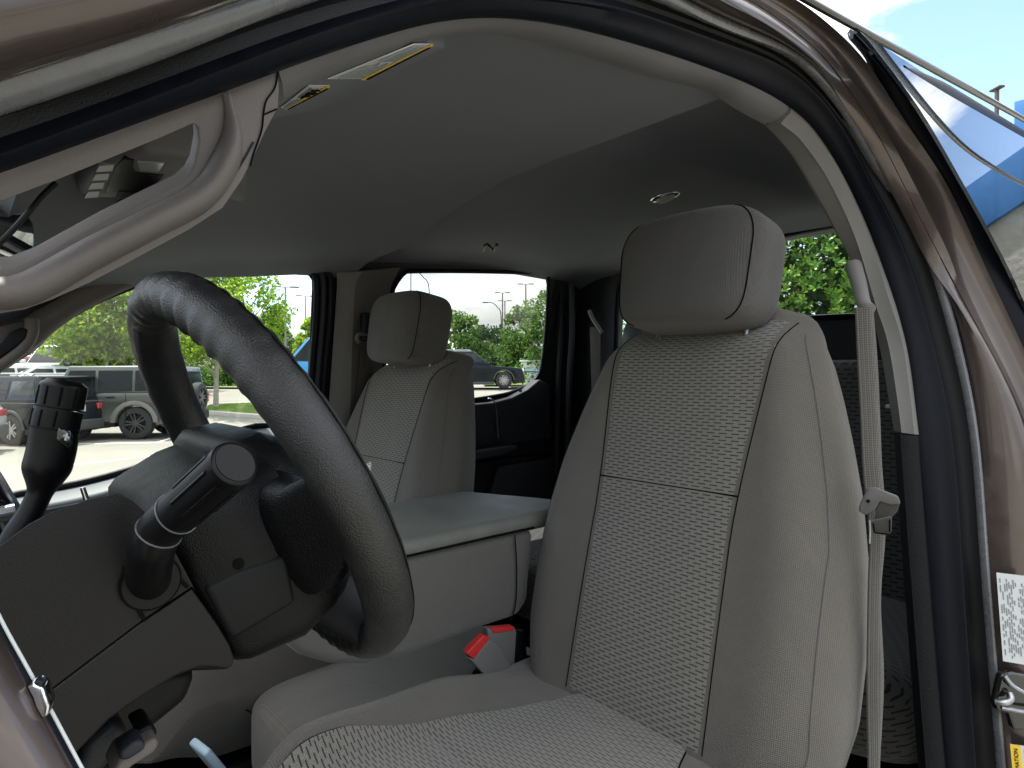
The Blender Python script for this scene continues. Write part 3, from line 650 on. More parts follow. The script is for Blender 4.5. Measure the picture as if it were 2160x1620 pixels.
# cushion
def cw(u): return .258 + .012 * sm(.1, .5, u)
CX0, CL = .245, .53
def ctop(u, y):
    s = min(abs(y) / cw(u), 1.0); z = 1.108 + .040 * (exp(-((s - .80) / .16) ** 2)) * (1 - 1.0 * sm(.55, .9, u)) - .012 * (1 - s * s) * sm(.2, .8, u)
    z -= .055 * (1 - sm(.0, .2, u)) ** 2 ; z += .012 * exp(-((u - .2) / .15) ** 2)
    z -= .055 * max(0, (s - .88) / .12) ** 2
    z -= .004 * (exp(-((u - .46) / .012) ** 2) + exp(-((u - .86) / .012) ** 2)) * (s < .62)
    return z
def cpt(u, y, lift=0): return V((CX0 + CL * u, y, ctop(u, y) + lift))
def ciw(u): return lut(((0,.190),(.25,.188),(.6,.158),(1,.088)), u)
def ringarc(r, mid):
    L_ = [0]
    for k in range(1, len(r)): L_.append(L_[-1] + (r[k] - r[k - 1]).length)
    return [.3 + L_[mid] - q for q in L_]
def make_seat(name, label):
    S = empty(name, parent=TR); S['label'] = label
    rings, uv = [], []; ny = 44
    for i in range(46):
        v = -.04 + 1.06 * i / 45; w_ = bw(v); r = []
        for j in range(ny + 1):
            a = pi * j / ny; y = w_ * cos(a); r.append(bpt(v, y)); uv.append((y + .3, v * BH))
        for j in range(1, 12):
            a = pi + pi * j / 12; y = w_ * cos(a); r.append(BB + AX * (BH * v) + V((0, y, 0)) - AN * (1.0 * bth(v) * abs(sin(a)) ** .45)); uv.append((y + .3 + .02, v * BH))
        rings.append(r)
    uv = [(arc_[j], uv[i * len(rings[0]) + j][1]) for i, r in enumerate(rings) for arc_ in [ringarc(r, ny // 2)] for j in range(len(r))]
    # rounded top and bottom: shrink the end rings
    def shrink(r, f, d): 
        c = sum(r, V()) / len(r); return [c + (p - c) * f + d for p in r]
    top, bot = rings[-1], rings[0]
    rings = [shrink(bot, .55, AX * -.020), shrink(bot, .88, AX * -.012)] + rings + [shrink(top, .94, AX * .009), shrink(top, .78, AX * .017), shrink(top, .5, AX * .020)]
    n = len(bot); e = uv[:n]; f = uv[-n:]; uv = e + e + uv + f + f + f
    loft('backrest', rings, 'cloth_side', S, uvs=uv, ang=80)
    G, uv = [], []
    for i in range(60):
        v = .015 + .985 * i / 59; row = []
        for j in range(21):
            t = -1 + 2 * j / 20; y = iw(v) * t; row.append(bpt(v, y, .0016 - .0022 * abs(t) ** 8)); uv.append((y + .3, v * BH))
        G.append(row)
    sheet('backrest_insert', G, 'cloth_dash', S, thick=.006, uvs=uv)
    for s in (-1, 1):
        tube('seam', [bpt(.015 + .985 * i / 40, s * (iw(.015 + .985 * i / 40) + .001), .0002) for i in range(41)], .0010, 'print_black', S, res=6)
        tube('piping', [bpt(.04 + .92 * i / 40, s * min(.250, .91 * bw(.04 + .92 * i / 40)), .0002) for i in range(41)], .0011, 'cloth_head', S, res=6)
    tube('seam', [bpt(.56, iw(.56) * (-1 + 2 * j / 24), .0008) for j in range(25)], .0014, 'print_black', S, res=6)
    # cushion
    rings, uv = [], []
    for i in range(40):
        u = i / 39; w_ = cw(u); r = []
        for j in range(37):
            y = w_ * cos(pi * j / 36); r.append(cpt(u, y)); uv.append((u * CL, y + .3))
        for j in range(1, 10):
            y = -w_ * cos(pi * j / 10) * .98; r.append(V((CX0 + CL * u + .02, y, .965 + .03 * (1 - sm(0, .2, u)) ))); uv.append((u * CL, y + .3))
        rings.append(r)
    uv = [(uv[i * len(rings[0]) + j][0], arc_[j]) for i, r in enumerate(rings) for arc_ in [ringarc(r, 18)] for j in range(len(r))]
    fr = rings[0]; c = sum(fr, V()) / len(fr)
    rings = [[c + (p - c) * .5 + V((-.045, 0, -.02)) for p in fr], [c + (p - c) * .86 + V((-.034, 0, -.008)) for p in fr]] + rings
    uv = [(p[0] - .06, p[1]) for p in uv[:len(fr)]] + [(p[0] - .03, p[1]) for p in uv[:len(fr)]] + uv
    loft('cushion', rings, 'cloth_side', S, uvs=uv, ang=80)
    G, uv = [], []
    for i in range(50):
        u = .02 + .97 * i / 49; row = []
        for j in range(23):
            t = -1 + 2 * j / 22; y = ciw(u) * t; row.append(cpt(u, y, .0016 - .0022 * abs(t) ** 8)); uv.append((y + .3, u * CL * 1.02))
        G.append(row)
    sheet('cushion_insert', G, 'cloth_dash', S, thick=-.006, uvs=uv)
    for s in (-1, 1): tube('seam', [cpt(.02 + .97 * i / 40, s * (ciw(.02 + .97 * i / 40) + .001), .0004) for i in range(41)], .0013, 'print_black', S, res=6)
    for u in (.46, .86): tube('seam', [cpt(u, ciw(u) * (-1 + 2 * j / 20), .0010) for j in range(21)], .0014, 'print_black', S, res=6)
    # headrest
    rot = Matrix.Rotation(R(9), 3, 'Y'); hc = V((.930, 0, 1.786))
    def hm(p):
        f = 1 + .05 * (p.z / .1) - .10 * sm(.03, .11, p.z)
        return V((p.x - .018 * (1 - (p.y / .14) ** 2) * (p.x < 0) + .0, p.y * f, p.z))
    hr = pillow('headrest', hc, (.058, .133, .095), 'cloth_head', S, .40, .42, rot=rot, nu=64, nv=36, mod=hm)
    for s in (-1, 1):
        pts = []
        for i in range(31):
            ph = R(-62 + 124 * i / 30); cp = cos(ph) ** .40
            q = hm(V((-.058 * cp * (1 - .90 ** (2 / .42)) ** .21, s * .133 * cp * .90, .095 * spow(sin(ph), .40)))); pts.append(hc + rot @ (q + V((-.0006, s * .0006, 0))))
        tube('seam', pts, .0011, 'print_black', hr, res=6)
        ptop = hc + V((.016, s * .082, -.075)); tube('post', [ptop, ptop - AX * .10], .006, 'steel', hr, res=10)
        gp = BB + AX * (BH * 1.028) + V((0, s * .082, 0)) + AN * .004
        rbox('post_guide', (.026, .034, .012), gp, 'buckle_grey', S, rot=(0, RC, 0), bevel=.003)
    # side shield, hinge and base
    plate('side_shield', [V((.42, -.275, 1.0)), V((.74, -.275, 1.03)), V((.80, -.275, 1.09)), V((.86, -.275, 1.06)), V((.88, -.275, .92)), V((.42, -.275, .90))], V((0, .02, 0)), 'trim_dark', S, bevel=.006)
    for s in (-1, 1):
        plate('recliner', [V((.66, s * .268 - .006, 1.10)), V((.70, s * .268 - .006, 1.13)), V((.80, s * .268 - .006, 1.09)), V((.86, s * .268 - .006, .98)), V((.74, s * .268 - .006, .98))], V((0, .012, 0)), 'trim_black', S, bevel=.003)
    rbox('seat_base', (.46, .46, .14), (.52, 0, .86), 'trim_black', S, bevel=.02)
    return S
s1 = make_seat('front_seat', 'near front seat with dashed cloth insert beside the open door'); s1.location = (0, .566, 0)
s2 = copy_tree(s1, TR); s2.location = (-.01, 1.445, -.045); s2.scale = (1, 1.05, 1); s2['label'] = 'far front seat beyond the centre console'

# rear seat
RS = empty('rear_seat', parent=TR)
uvq = lambda p: p
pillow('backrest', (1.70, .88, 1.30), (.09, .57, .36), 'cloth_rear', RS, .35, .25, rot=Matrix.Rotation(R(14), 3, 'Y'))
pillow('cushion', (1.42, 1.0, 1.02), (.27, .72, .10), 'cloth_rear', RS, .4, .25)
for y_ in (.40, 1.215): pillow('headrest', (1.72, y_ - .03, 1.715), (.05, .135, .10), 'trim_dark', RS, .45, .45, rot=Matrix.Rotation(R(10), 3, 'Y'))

# ------------------------------------------------------------------ centre console and the middle seat
CC = empty('centre_console', parent=TR)
body = pc([(640,1185),(760,1185),(855,1176),(1130,1115),(1118,1270),(1095,1302),(1000,1334),(850,1392),(770,1407),(700,1405),(640,1388),(605,1358),(592,1325),(600,1260)], y=.835)
plate('console_body', body, V((0, .28, 0)), 'cloth_console', CC, bevel=.022, seg=5)
zt = 1.358
lid = [V((.47, .832, zt)), V((.96, .832, zt)), V((.925, .94, zt)), V((.85, 1.112, zt)), V((.66, 1.112, zt)), V((.47, 1.10, zt))]
plate('console_lid', [p - V((0, 0, .034)) for p in lid], V((0, 0, .034)), 'lid_vinyl', CC, bevel=.015, seg=5)
tube('lid_gap', pc([(852,1175),(940,1155),(1030,1134),(1126,1113)], y=.831), .0022, 'print_black', CC, res=6)
tube('seam', pc([(1086,1128),(1090,1200),(1088,1270),(1078,1310)], y=.829), .0012, 'print_black', CC, n=14, res=6)
plate('cup_holder_lid', pc([(690,1238),(712,1230),(775,1285),(745,1300),(730,1296)], y=.80), V((0, .012, 0)), 'trim_black', CC, bevel=.002)
MS = empty('middle_seat', parent=TR)
pillow('cushion', (.66, 1.01, .955), (.275, .180, .085), 'cloth_side', MS, .32, .3, nu=60, nv=30)
tube('seam', [V((.388 + .012 * cos(t), 1.01 + .165 * sin(t), 1.0)) for t in [-1.3 + 2.6 * i / 20 for i in range(21)]], .0014, 'print_black', MS, res=6)
plate('seat_skirt', [V((.40, .84, .95)), V((.40, 1.18, .95)), V((.42, 1.18, .76)), V((.42, .84, .76))], V((.3, 0, 0)), 'trim_black', MS, bevel=.01)
# buckles
BU = empty('belt_buckle', parent=TR)
def bpoly(p, m, nm, y, dy, bv, par): return plate(nm, pc(p, y=y), V((.002, dy, .0)), m, par, bevel=bv)
bpoly([(1028,1327),(1086,1322),(1090,1332),(1086,1407),(1078,1416),(1040,1412)], 'buckle_grey', 'buckle_body', .815, .018, .003, BU)
bpoly([(1036,1326),(1082,1321),(1086,1330),(1042,1336)], 'red_plastic', 'release_button', .8135, .012, .0008, BU)
plate('buckle_stalk', pc([(1090,1330),(1108,1330),(1118,1440),(1080,1445),(1082,1400)], y=.822), V((0, .012, 0)), 'trim_black', BU, bevel=.003)
BV = empty('belt_buckle', parent=TR)
bpoly([(983,1386),(1000,1390),(1034,1347),(1049,1357),(1082,1414),(1046,1447),(1018,1420),(994,1394)], 'buckle_grey', 'buckle_body', .800, .016, .003, BV)
bpoly([(984,1378),(1021,1340),(1034,1345),(1000,1391)], 'red_plastic', 'release_button', .7985, .014, .0010, BV)
plate('buckle_stalk', pc([(1046,1440),(1085,1412),(1120,1440),(1085,1475),(1060,1470)], y=.806), V((0, .012, 0)), 'trim_black', BV, bevel=.003)
plate('recline_lever', pc([(1120,1452),(1160,1405),(1172,1410),(1150,1455)], y=.80), V((0, .012, 0)), 'trim_dark', TR, bevel=.003)
rbox('floor_strip', (.09, .05, .012), at(452, 1612, y=.98), 'pale_blue', TR, rot=(0, R(60), R(10)), bevel=.004)

# ------------------------------------------------------------------ steering wheel, column, stalks
HC_ = V((.205, .56, 1.514)); HN = V((.911, 0, .413)).normalized(); HB = V((-.413, 0, .911)).normalized()
WC = V((.202, .558, 1.529)); WN = V((.8935, 0, .449)).normalized(); WB = V((-.449, 0, .8935)).normalized(); WY = V((0, 1, 0)); WR = .1725
def wp(y, b, s): return HC_ + WY * (y - .56) + HB * b - HN * s
SW = empty('steering_wheel', parent=TR)
rings = []; nr = 220; rs_ = 24
for i in range(nr):
    th = 2 * pi * i / nr; c = WC + WY * (WR * cos(th)) + WB * (WR * sin(th)); rad = WY * cos(th) + WB * sin(th)
    # stitched cover: bunched folds at the top and the bottom of the rim, smooth between
    top_ = exp(-((((th - R(112) + pi) % (2 * pi)) - pi) / .50) ** 2); bot_ = exp(-((((th - R(262) + pi) % (2 * pi)) - pi) / .36) ** 2)
    r = []
    for k in range(rs_):
        ph = 2 * pi * k / rs_; inner = .5 - .5 * cos(ph)
        rr = .0182 + (.0024 * sin(th * 56 + .6 * sin(3 * ph)) * top_ * (.35 + .65 * inner) + .0012 * sin(th * 58 + sin(5 * ph)) * bot_)
        rr += .0007 * mnoise.noise(V((th * 9, ph * 1.5, 0)))
        r.append(c + rad * (rr * cos(ph) * 1.0) - WN * (rr * sin(ph) * 1.12))
    rings.append(r)
vs = [p for r in rings for p in r]; fs = []
for i in range(nr):
    for k in range(rs_):
        a, b = i * rs_ + k, i * rs_ + (k + 1) % rs_; a2, b2 = ((i + 1) % nr) * rs_ + k, ((i + 1) % nr) * rs_ + (k + 1) % rs_; fs.append((a, b, b2, a2))
mk('rim', vs, fs, 'leather', SW, ang=180)
tube('rim_seam', [WC + WY * (WR * cos(t)) + WB * (WR * sin(t)) + (WY * cos(t) + WB * sin(t)) * .0132 + WN * .0143 for t in [2 * pi * i / 120 for i in range(121)]], .0006, 'print_black', SW, res=5)
# hub: airbag pad, back cover, spokes
def hubring(s, y0, y1, b0_, b1_, r):
    out = []
    for cy, cb, a0 in ((y1 - r, b1_ - r, 0), (y0 + r, b1_ - r, 90), (y0 + r, b0_ + r, 180), (y1 - r, b0_ + r, 270)):
        for k in range(7): a = R(a0 + 15 * k); out.append(wp(cy + r * cos(a), cb + r * sin(a), s))
    return out
loft('airbag_pad', [hubring(-.022, .49, .63, -.06, .035, .03), hubring(-.016, .46, .66, -.085, .052, .055), hubring(.0, .445, .675, -.095, .068, .07), hubring(.022, .435, .685, -.095, .072, .07), hubring(.035, .45, .67, -.09, .066, .06)], 'grain_black', SW, ang=70)
loft('back_cover', [hubring(.018, .432, .655, -.075, .060, .03), hubring(.05, .428, .65, -.075, .062, .02), hubring(.088, .428, .64, -.062, .058, .016), hubring(.096, .434, .635, -.058, .054, .014), hubring(.102, .45, .62, -.05, .046, .012)], 'grain_black', SW, ang=50)
hk = at(503, 1190, y=.4275); tube('screw_hole', [hk + V((0, -.0012, 0)), hk + V((0, .004, 0))], .0036, 'print_black', SW, res=14)
plate('lower_cover', pc([(432,1240),(500,1205),(606,1168),(626,1272),(560,1312),(492,1352),(478,1330)], y=.4265), V((0, .05, 0)), 'trim_black', SW, bevel=.004)
def arm(y, cb, hb, cs_, hs, rimmed=False):
    out = []
    for k in range(24):
        a = 2 * pi * k / 24; u, v = spow(cos(a), .6) * hb, spow(sin(a), .6) * hs
        out.append((WC + WY * (y - .558) + WB * (cb + u) - WN * (cs_ + v)) if rimmed else wp(y, cb + u, cs_ + v))
    return out
for sg in (-1, 1):
    loft('spoke', [arm(.56 + sg * .10, .0, .046, .024, .022), arm(.56 + sg * .130, .0, .046, .024, .021), arm(.56 + sg * .146, .002, .042, .020, .017), arm(.558 + sg * .160, .0, .034, .010, .012, True), arm(.558 + sg * .170, .0, .030, .004, .010, True)], 'grain_black', SW, ang=80)
for ths in (238, 302):
    a = R(ths); d_ = WY * cos(a) + WB * sin(a)
    tube('spoke', crv([WC + d_ * .075 - WN * .02, WC + d_ * .12 - WN * .013, WC + d_ * (WR - .002)], 12), lambda f: .030 - .010 * sm(.2, 1, f), 'trim_black', SW, res=16, sq=(.36, 1), up=WN)
# column shroud
CS = empty('column_shroud', parent=TR)
sp = [(247,1036),(180,1052),(110,1076),(60,1102),(0,1148),(-150,1250),(-150,1430),(-40,1470),(96,1462),(250,1348),(303,1306),(405,1238),(414,1249),(368,1161),(314,1088)]
up_ = pc([(250,1040),(180,1056),(110,1080),(60,1106),(0,1152),(-150,1250),(-150,1560),(60,1484),(96,1462),(200,1383),(303,1306),(405,1237),(414,1249),(392,1206),(366,1158),(338,1120),(312,1086),(282,1058)], y=.432)
plate('upper_shell', up_, V((0, .26, -.10)), 'shroud', CS, bevel=.024, seg=6)
lo_ = pc([(406,1240),(414,1251),(440,1288),(462,1318),(486,1360),(495,1388),(492,1404),(480,1413),(455,1408),(421,1407),(375,1424),(326,1453),(275,1486),(230,1518),(165,1585),(90,1700),(-150,1800),(-150,1562),(60,1487),(96,1465),(200,1386),(303,1309)], y=.431)
plate('lower_panel', lo_, V((0, .27, -.10)), 'shroud', CS, bevel=.009, seg=5)
cg = at(318, 1228, y=.430)
tube('collar_gap', [cg + V((0, .01, 0)), cg + V((0, -.0012, 0))], .0172, 'print_black', CS, res=28)
tube('stalk_collar', [cg + V((0, .01, 0)), cg + V((0, -.0022, 0))], .0158, 'trim_black', CS, res=28)
pts = pc([(262,1196),(272,1240),(303,1306)], y=.4297, n=16) ; tube('panel_gap', pts, .0014, 'print_black', CS, res=6)
tube('panel_gap', pc([(352,1200),(378,1222),(396,1238)], y=.4297), .0014, 'print_black', CS, res=6)
# turn signal stalk (near side)
TS = empty('turn_signal_stalk', parent=TR)
tp = crv([cg + V((0, .005, 0)), at(319, 1165, D=.352), at(342, 1112, D=.346), at(400, 1062, D=.338), at(455, 1013, D=.328), at(490, 982, D=.320)], 60)
tube('stalk_arm', tp[:36], lambda f: .0125 - .0005 * f, 'stalk', TS, res=28)
tube('stalk_grip', tp[34:59], lambda f: .0122 + .0003 * f, 'stalk', TS, res=28)
axd = (tp[-1] - tp[-8]).normalized()
tube('stalk_cap', [tp[58], tp[59], tp[59] + axd * .0022, tp[59] + axd * .003], lambda f: (.0128, .0128, .0124, .0112)[min(3, int(f * 3 + .01))], 'stalk', TS, res=32)
tube('cap_face', [tp[59] + axd * .0030, tp[59] + axd * .0036], .0105, 'stalk', TS, res=32)
for k in (27, 35): tube('grip_ring', [tp[k], tp[k] + (tp[k + 1] - tp[k]).normalized() * .0006], .01275, 'rubber_grey', TS, res=32)
side = axd.cross(V((0, 0, 1))).normalized(); upv = side.cross(axd)
for a in range(0, 360, 45):
    o_ = (side * cos(R(a)) + upv * sin(R(a))) * .0120
    tube('grip_rib', [tp[42] + o_, tp[50] + o_, tp[57] + o_], .0013, 'stalk', TS, res=6)
# gear lever (far side of the column)
GL = empty('gear_lever', parent=TR)
yg = .64
gp_ = pc([(8,1195),(35,1130),(62,1085),(86,1035),(100,985),(110,945),(116,900)], 60, y=yg)
def grad(f): return .0115 - .0015 * sm(0, .3, f) - .001 * sm(.2, .45, f) + .0085 * sm(.50, .72, f) + .0 * f
tube('lever_arm', gp_, grad, 'stalk', GL, res=28)
g2_ = pc([(115,905),(120,880),(126,862)], 10, y=yg); tube('selector_ring', g2_, .0178, 'stalk', GL, res=28)
g3_ = pc([(126,860),(131,836),(136,812),(138,803)], 16, y=yg); tube('lever_cap', g3_, lambda f: .0172 - .0045 * sm(.82, 1, f), 'stalk', GL, res=28)
for q in (g2_[0], g2_[-1]):
    dq = (g2_[-1] - g2_[0]).normalized(); tube('lever_groove', [q, q + dq * .0008], .0181, 'print_black', GL, res=28)
dq = (g3_[-1] - g3_[0]).normalized(); s_ = dq.cross(V((0, 1, 0))).normalized(); t_ = V((0, -1, 0))
for a in (-60, -25, 10, 45, 80):
    o_ = (t_ * cos(R(a)) + s_ * sin(R(a)))
    tube('lever_rib', [g3_[1] + o_ * .0170, g3_[7] + o_ * .0170, g3_[11] + o_ * .0168], .0011, 'print_black', GL, res=6)
    tube('ring_rib', [g2_[1] + o_ * .0176, g2_[8] + o_ * .0176], .0011, 'print_black', GL, res=6)
bt_ = plate('rocker_button', pc([(122,900),(152,908),(156,935),(148,950),(118,930)], y=yg - .0185), V((0, .010, 0)), 'gloss_black', GL, bevel=.002)
for qq in ([(134,918),(146,924)], [(142,914),(138,929)]): tube('button_mark', pc(qq, y=yg - .0192), .0009, 'label_white', bt_, res=5)
# instrument cluster edge at far left
IC = empty('instrument_cluster', parent=TR)
plate('cluster_face', pc([(-150,960),(0,1010),(46,1085),(20,1132),(-150,1180)], y=.80), V((-.01, .05, 0)), 'gloss_black', IC, bevel=.002)
tube('bezel_edge', pc([(-60,920),(0,1008),(46,1086)], y=.795), .003, 'gloss_grey', IC, res=8); tube('bezel_edge', pc([(-60,1010),(0,1090),(22,1132)], y=.795), .0035, 'gloss_grey', IC, res=8)
tube('trip_knob', pc([(-30,1090),(32,1078)], y=.78), .008, 'gloss_grey', IC, res=14)

# ------------------------------------------------------------------ below the column: knee panel, brake release, door edge
KP = empty('knee_panel', parent=TR)
plate('panel', pc([(-150,1560),(100,1500),(250,1440),(420,1410),(400,1480),(300,1560),(200,1640),(100,1800),(-150,1800)], y=.56), V((0, .14, 0)), 'trim_black', KP, bevel=.01)
plate('pocket_wall', pc([(180,1570),(245,1518),(275,1545),(260,1580),(210,1640),(160,1640)], y=.50), V((0, .05, 0)), 'trim_dark', KP, bevel=.006)
BR = empty('brake_release', parent=TR)
plate('release_handle', pc([(255,1600),(330,1555),(338,1572),(325,1590),(280,1618),(250,1650),(235,1640)], y=.455), V((0, .03, 0)), 'trim_taupe', BR, bevel=.005, seg=4)
plate('handle_pad', pc([(252,1590),(285,1563),(305,1562),(310,1580),(275,1603),(255,1608)], y=.450), V((0, .02, 0)), 'trim_dark', BR, bevel=.005, seg=4)
plate('bracket', pc([(285,1545),(318,1527),(335,1545),(325,1560),(300,1570)], y=.47), V((0, .03, 0)), 'trim_black', BR, bevel=.003)
DE = empty('door_hinge_pillar', parent=TR)
ribbon('painted_edge', pc([(-20,1300,.222),(0,1338,.222),(40,1410,.221),(90,1500,.22),(150,1612,.219),(230,1760,.218)]), pc([(-160,1300,.20),(-130,1338,.20),(-110,1410,.20),(-90,1500,.20),(-60,1612,.20),(0,1760,.20)]), 'paint_brown', DE, ((0, 0), (.1, .5), (.5, 1), (1, 0)), h=.004, thick=.01, n=40)
ribbon('edge_seal', pc([(-14,1286,.226),(8,1330,.226),(48,1402,.225),(98,1492,.224),(158,1604,.223),(238,1752,.222)]), pc([(-22,1300,.222),(-3,1338,.222),(37,1410,.221),(87,1500,.22),(147,1612,.219),(227,1760,.218)]), 'rubber', DE, h=.001, thick=.006, n=40)
tube('edge_lit_line', pc([(-12,1283,.2255),(10,1327,.2255),(50,1399,.2245),(100,1489,.2235),(160,1601,.2225),(240,1749,.2215)]), .0009, 'label_white', DE, n=40, res=8)  # white tube stands in for the light along the seal's edge
plate('hinge_clip', pc([(54,1448,.218),(70,1442,.218),(90,1452,.218),(103,1490,.217),(100,1512,.217),(88,1518,.217),(74,1492,.217),(66,1470,.218)]), V((.003, .008, 0)), 'chrome', DE, bevel=.0015)

# ------------------------------------------------------------------ belt, stickers and striker at the near pillar
NB = empty('seat_belt', parent=TR)
BLf = [(1805,648,.90),(1811,770,.895),(1817,880,.89),(1822,993,.885),(1829,1060,.88),(1837,1131,.875),(1834,1200,.875),(1832,1300,.87),(1830,1450,.868),(1833,1620,.865),(1834,1760,.865)]
BRt = [(1842,648,.905),(1852,770,.905),(1857,880,.90),(1861,993,.895),(1868,1060,.888),(1868,1140,.884),(1862,1200,.884),(1858,1278,.88),(1865,1433,.878),(1856,1620,.875),(1854,1760,.875)]
ribbon('webbing', [O + (p - O) * .885 for p in pc(BLf)], [O + (p - O) * .885 for p in pc(BRt)], 'webbing', NB, ((0, 0), (.3, .5), (.6, 1), (.85, .5), (1, 0)), h=.003, thick=.002, n=70)
tube('belt_guide', pc([(1800,560,.90),(1812,600,.87),(1822,640,.83),(1834,652,.81)]), lambda f: .011 - .003 * f, 'trim_grey', NB, n=20, res=14)
tg = pc([(1834,1030),(1848,1028),(1870,1037),(1896,1047),(1901,1064),(1880,1066),(1857,1058),(1848,1074),(1826,1088),(1813,1079),(1817,1062)], x=.835)
plate('belt_tongue', tg, V((.006, .004, 0)), 'buckle_grey', NB, bevel=.002)
tube('tongue_hole', [at(1831, 1057, x=.833), at(1831, 1057, x=.838)], .0022, 'print_black', NB, res=10)
plate('stitched_loop', pc([(1838,1100),(1882,1090),(1881,1122),(1874,1130),(1842,1126)], x=.829), V((.006, .003, 0)), 'webbing', NB, bevel=.0015)
plate('tongue_loop', pc([(1848,1070),(1862,1052),(1900,1060),(1893,1080),(1880,1094),(1846,1102)], x=.837), V((.006, .003, 0)), 'webbing', NB, bevel=.002)
for a_, b_ in (((1842, 1104), (1845, 1123)), ((1846, 1124), (1875, 1127)), ((1877, 1096), (1877, 1122))): tube('stitching', pc([a_, b_], x=.8275), .0009, 'print_black', NB, res=5)
tube('belt_tag', pc([(1834,1098,.768),(1835,1122,.768),(1834,1146,.768)]), .0022, 'label_white', NB, res=5, sq=(1, .4))
# certification label, placard, striker
q = [at(2098, 1206, D=.829), at(2165, 1214, D=.822), at(2182, 1404, D=.816), at(2112, 1392, D=.823)]
LB = quad_label('certification_label', q, 'label_white', TR, .004)
rr = random.Random(3)
for k in range(13):
    u = .08 + k * .068; v = .06 + .03 * (k % 3)
    while v < .93:
        l = rr.uniform(.03, .11)
        if rr.random() < .8: quad_label('label_print', sub(q, u, v, u + .030, min(v + l, .95)), 'print_grey', LB, .0048)
        v += l + rr.uniform(.012, .05)
q2 = [at(2126, 1566, D=.826), at(2200, 1576, D=.818), at(2225, 1800, D=.81), at(2148, 1790, D=.818)]
PL = quad_label('tyre_placard', q2, 'label_white', TR, .004)
quad_label('placard_band', sub(q2, 0, 0, .30, 1), 'label_yellow', PL, .0048)
fc = bpy.data.curves.new('placard_text', 'FONT'); fc.body = 'INFORMATION'; fc.size = .0070; fc.align_x = 'RIGHT'; fc.align_y = 'CENTER'; fc.extrude = .0002
fc.materials.append(M['print_black']); ft = bpy.data.objects.new('text_curve', fc); C.collection.objects.link(ft); bpy.context.view_layer.update()
tm = bpy.data.meshes.new_from_object(ft.evaluated_get(bpy.context.evaluated_depsgraph_get())); bpy.data.objects.remove(ft); fo = link(bpy.data.objects.new('placard_text', tm), PL)
a, b, c, d = q2; xa = (a - d).normalized(); nn = (b - a).cross(d - a).normalized()
if nn.dot(O - a) < 0: nn = -nn
ya = nn.cross(xa); pos = a.lerp(b, .15) - xa * .004 + nn * .0056
fo.matrix_world = Matrix(((xa.x, ya.x, nn.x, pos.x), (xa.y, ya.y, nn.y, pos.y), (xa.z, ya.z, nn.z, pos.z), (0, 0, 0, 1)))
quad_label('placard_print', sub(q2, .40, .03, .44, .9), 'print_grey', PL, .0048); quad_label('placard_print', sub(q2, .60, .06, .72, .2), 'print_grey', PL, .0048)
ST = empty('door_striker', parent=TR)
plate('striker_plate', pc([(2112,1424,.826),(2135,1418,.824),(2180,1428,.82),(2200,1540,.815),(2138,1540,.82),(2128,1505,.823),(2104,1500,.825),(2100,1480,.826)]), V((.006, .008, 0)), 'gloss_black', ST, bevel=.003)
tube('striker_loop', pc([(2100,1480,.817),(2118,1482,.811),(2132,1476,.813),(2130,1462,.818)]), .0042, 'steel', ST, n=20, res=10)
tube('striker_bar', pc([(2112,1492,.815),(2150,1500,.810),(2190,1506,.806)]), .0028, 'steel', ST, res=8)
tube('striker_bar', pc([(2118,1425,.820),(2140,1450,.815),(2190,1475,.808)]), .003, 'gloss_grey', ST, n=12, res=8)

# ------------------------------------------------------------------ the car park outside
def gz(x, y):
    r = sqrt(x * x + y * y)
    return .95 * sm(19.5, 33, r) + .9 * sm(33, 110, r)
def G(px, D):
    """a spot on the ground in the photo column px at distance D"""
    v = FW + RT * ((px - 1080) / FPX); p = V((v.x * D, v.y * D, 0)); p.z = gz(p.x, p.y); return p
def gsheet(name, x0, x1, y0, y1, nx, ny, f, m, kind='structure'):
    vs = [V((x0 + (x1 - x0) * i / nx, y0 + (y1 - y0) * j / ny, 0)) for i in range(nx + 1) for j in range(ny + 1)]
    for v in vs: v.z = f(v.x, v.y)
    fs = [(i * (ny + 1) + j, (i + 1) * (ny + 1) + j, (i + 1) * (ny + 1) + j + 1, i * (ny + 1) + j + 1) for i in range(nx) for j in range(ny)]
    o = mk(name, vs, fs, m, None, recalc=False); o['kind'] = kind; return o
gv, gf = [], []; NR, NA = 90, 96
for i in range(NR):
    r = 1.2 * (1.0875 ** i)
    for k in range(NA): a = 2 * pi * k / NA; gv.append((r * cos(a), r * sin(a), gz(r * cos(a), r * sin(a))))
gv.append((0, 0, 0))
for i in range(NR - 1):
    for k in range(NA): a, b = i * NA + k, i * NA + (k + 1) % NA; gf.append((a, a + NA, b + NA, b))
for k in range(NA): gf.append((NR * NA, k, (k + 1) % NA))
mk('ground', gv, gf, 'asphalt', None, recalc=False)['kind'] = 'structure'
def patch(name, px0, px1, D0, D1, m, lift, n=24, k=8, kind='structure'):
    """a ground patch between two columns and two distances, following the slope"""
    vs = []
    for i in range(n + 1):
        for j in range(k + 1):
            p = G(px0 + (px1 - px0) * i / n, D0 + (D1 - D0) * j / k); p.z += lift; vs.append(p)
    fs = [(i * (k + 1) + j, (i + 1) * (k + 1) + j, (i + 1) * (k + 1) + j + 1, i * (k + 1) + j + 1) for i in range(n) for j in range(k)]
    o = mk(name, vs, fs, m, None, recalc=False); o['kind'] = kind; return o
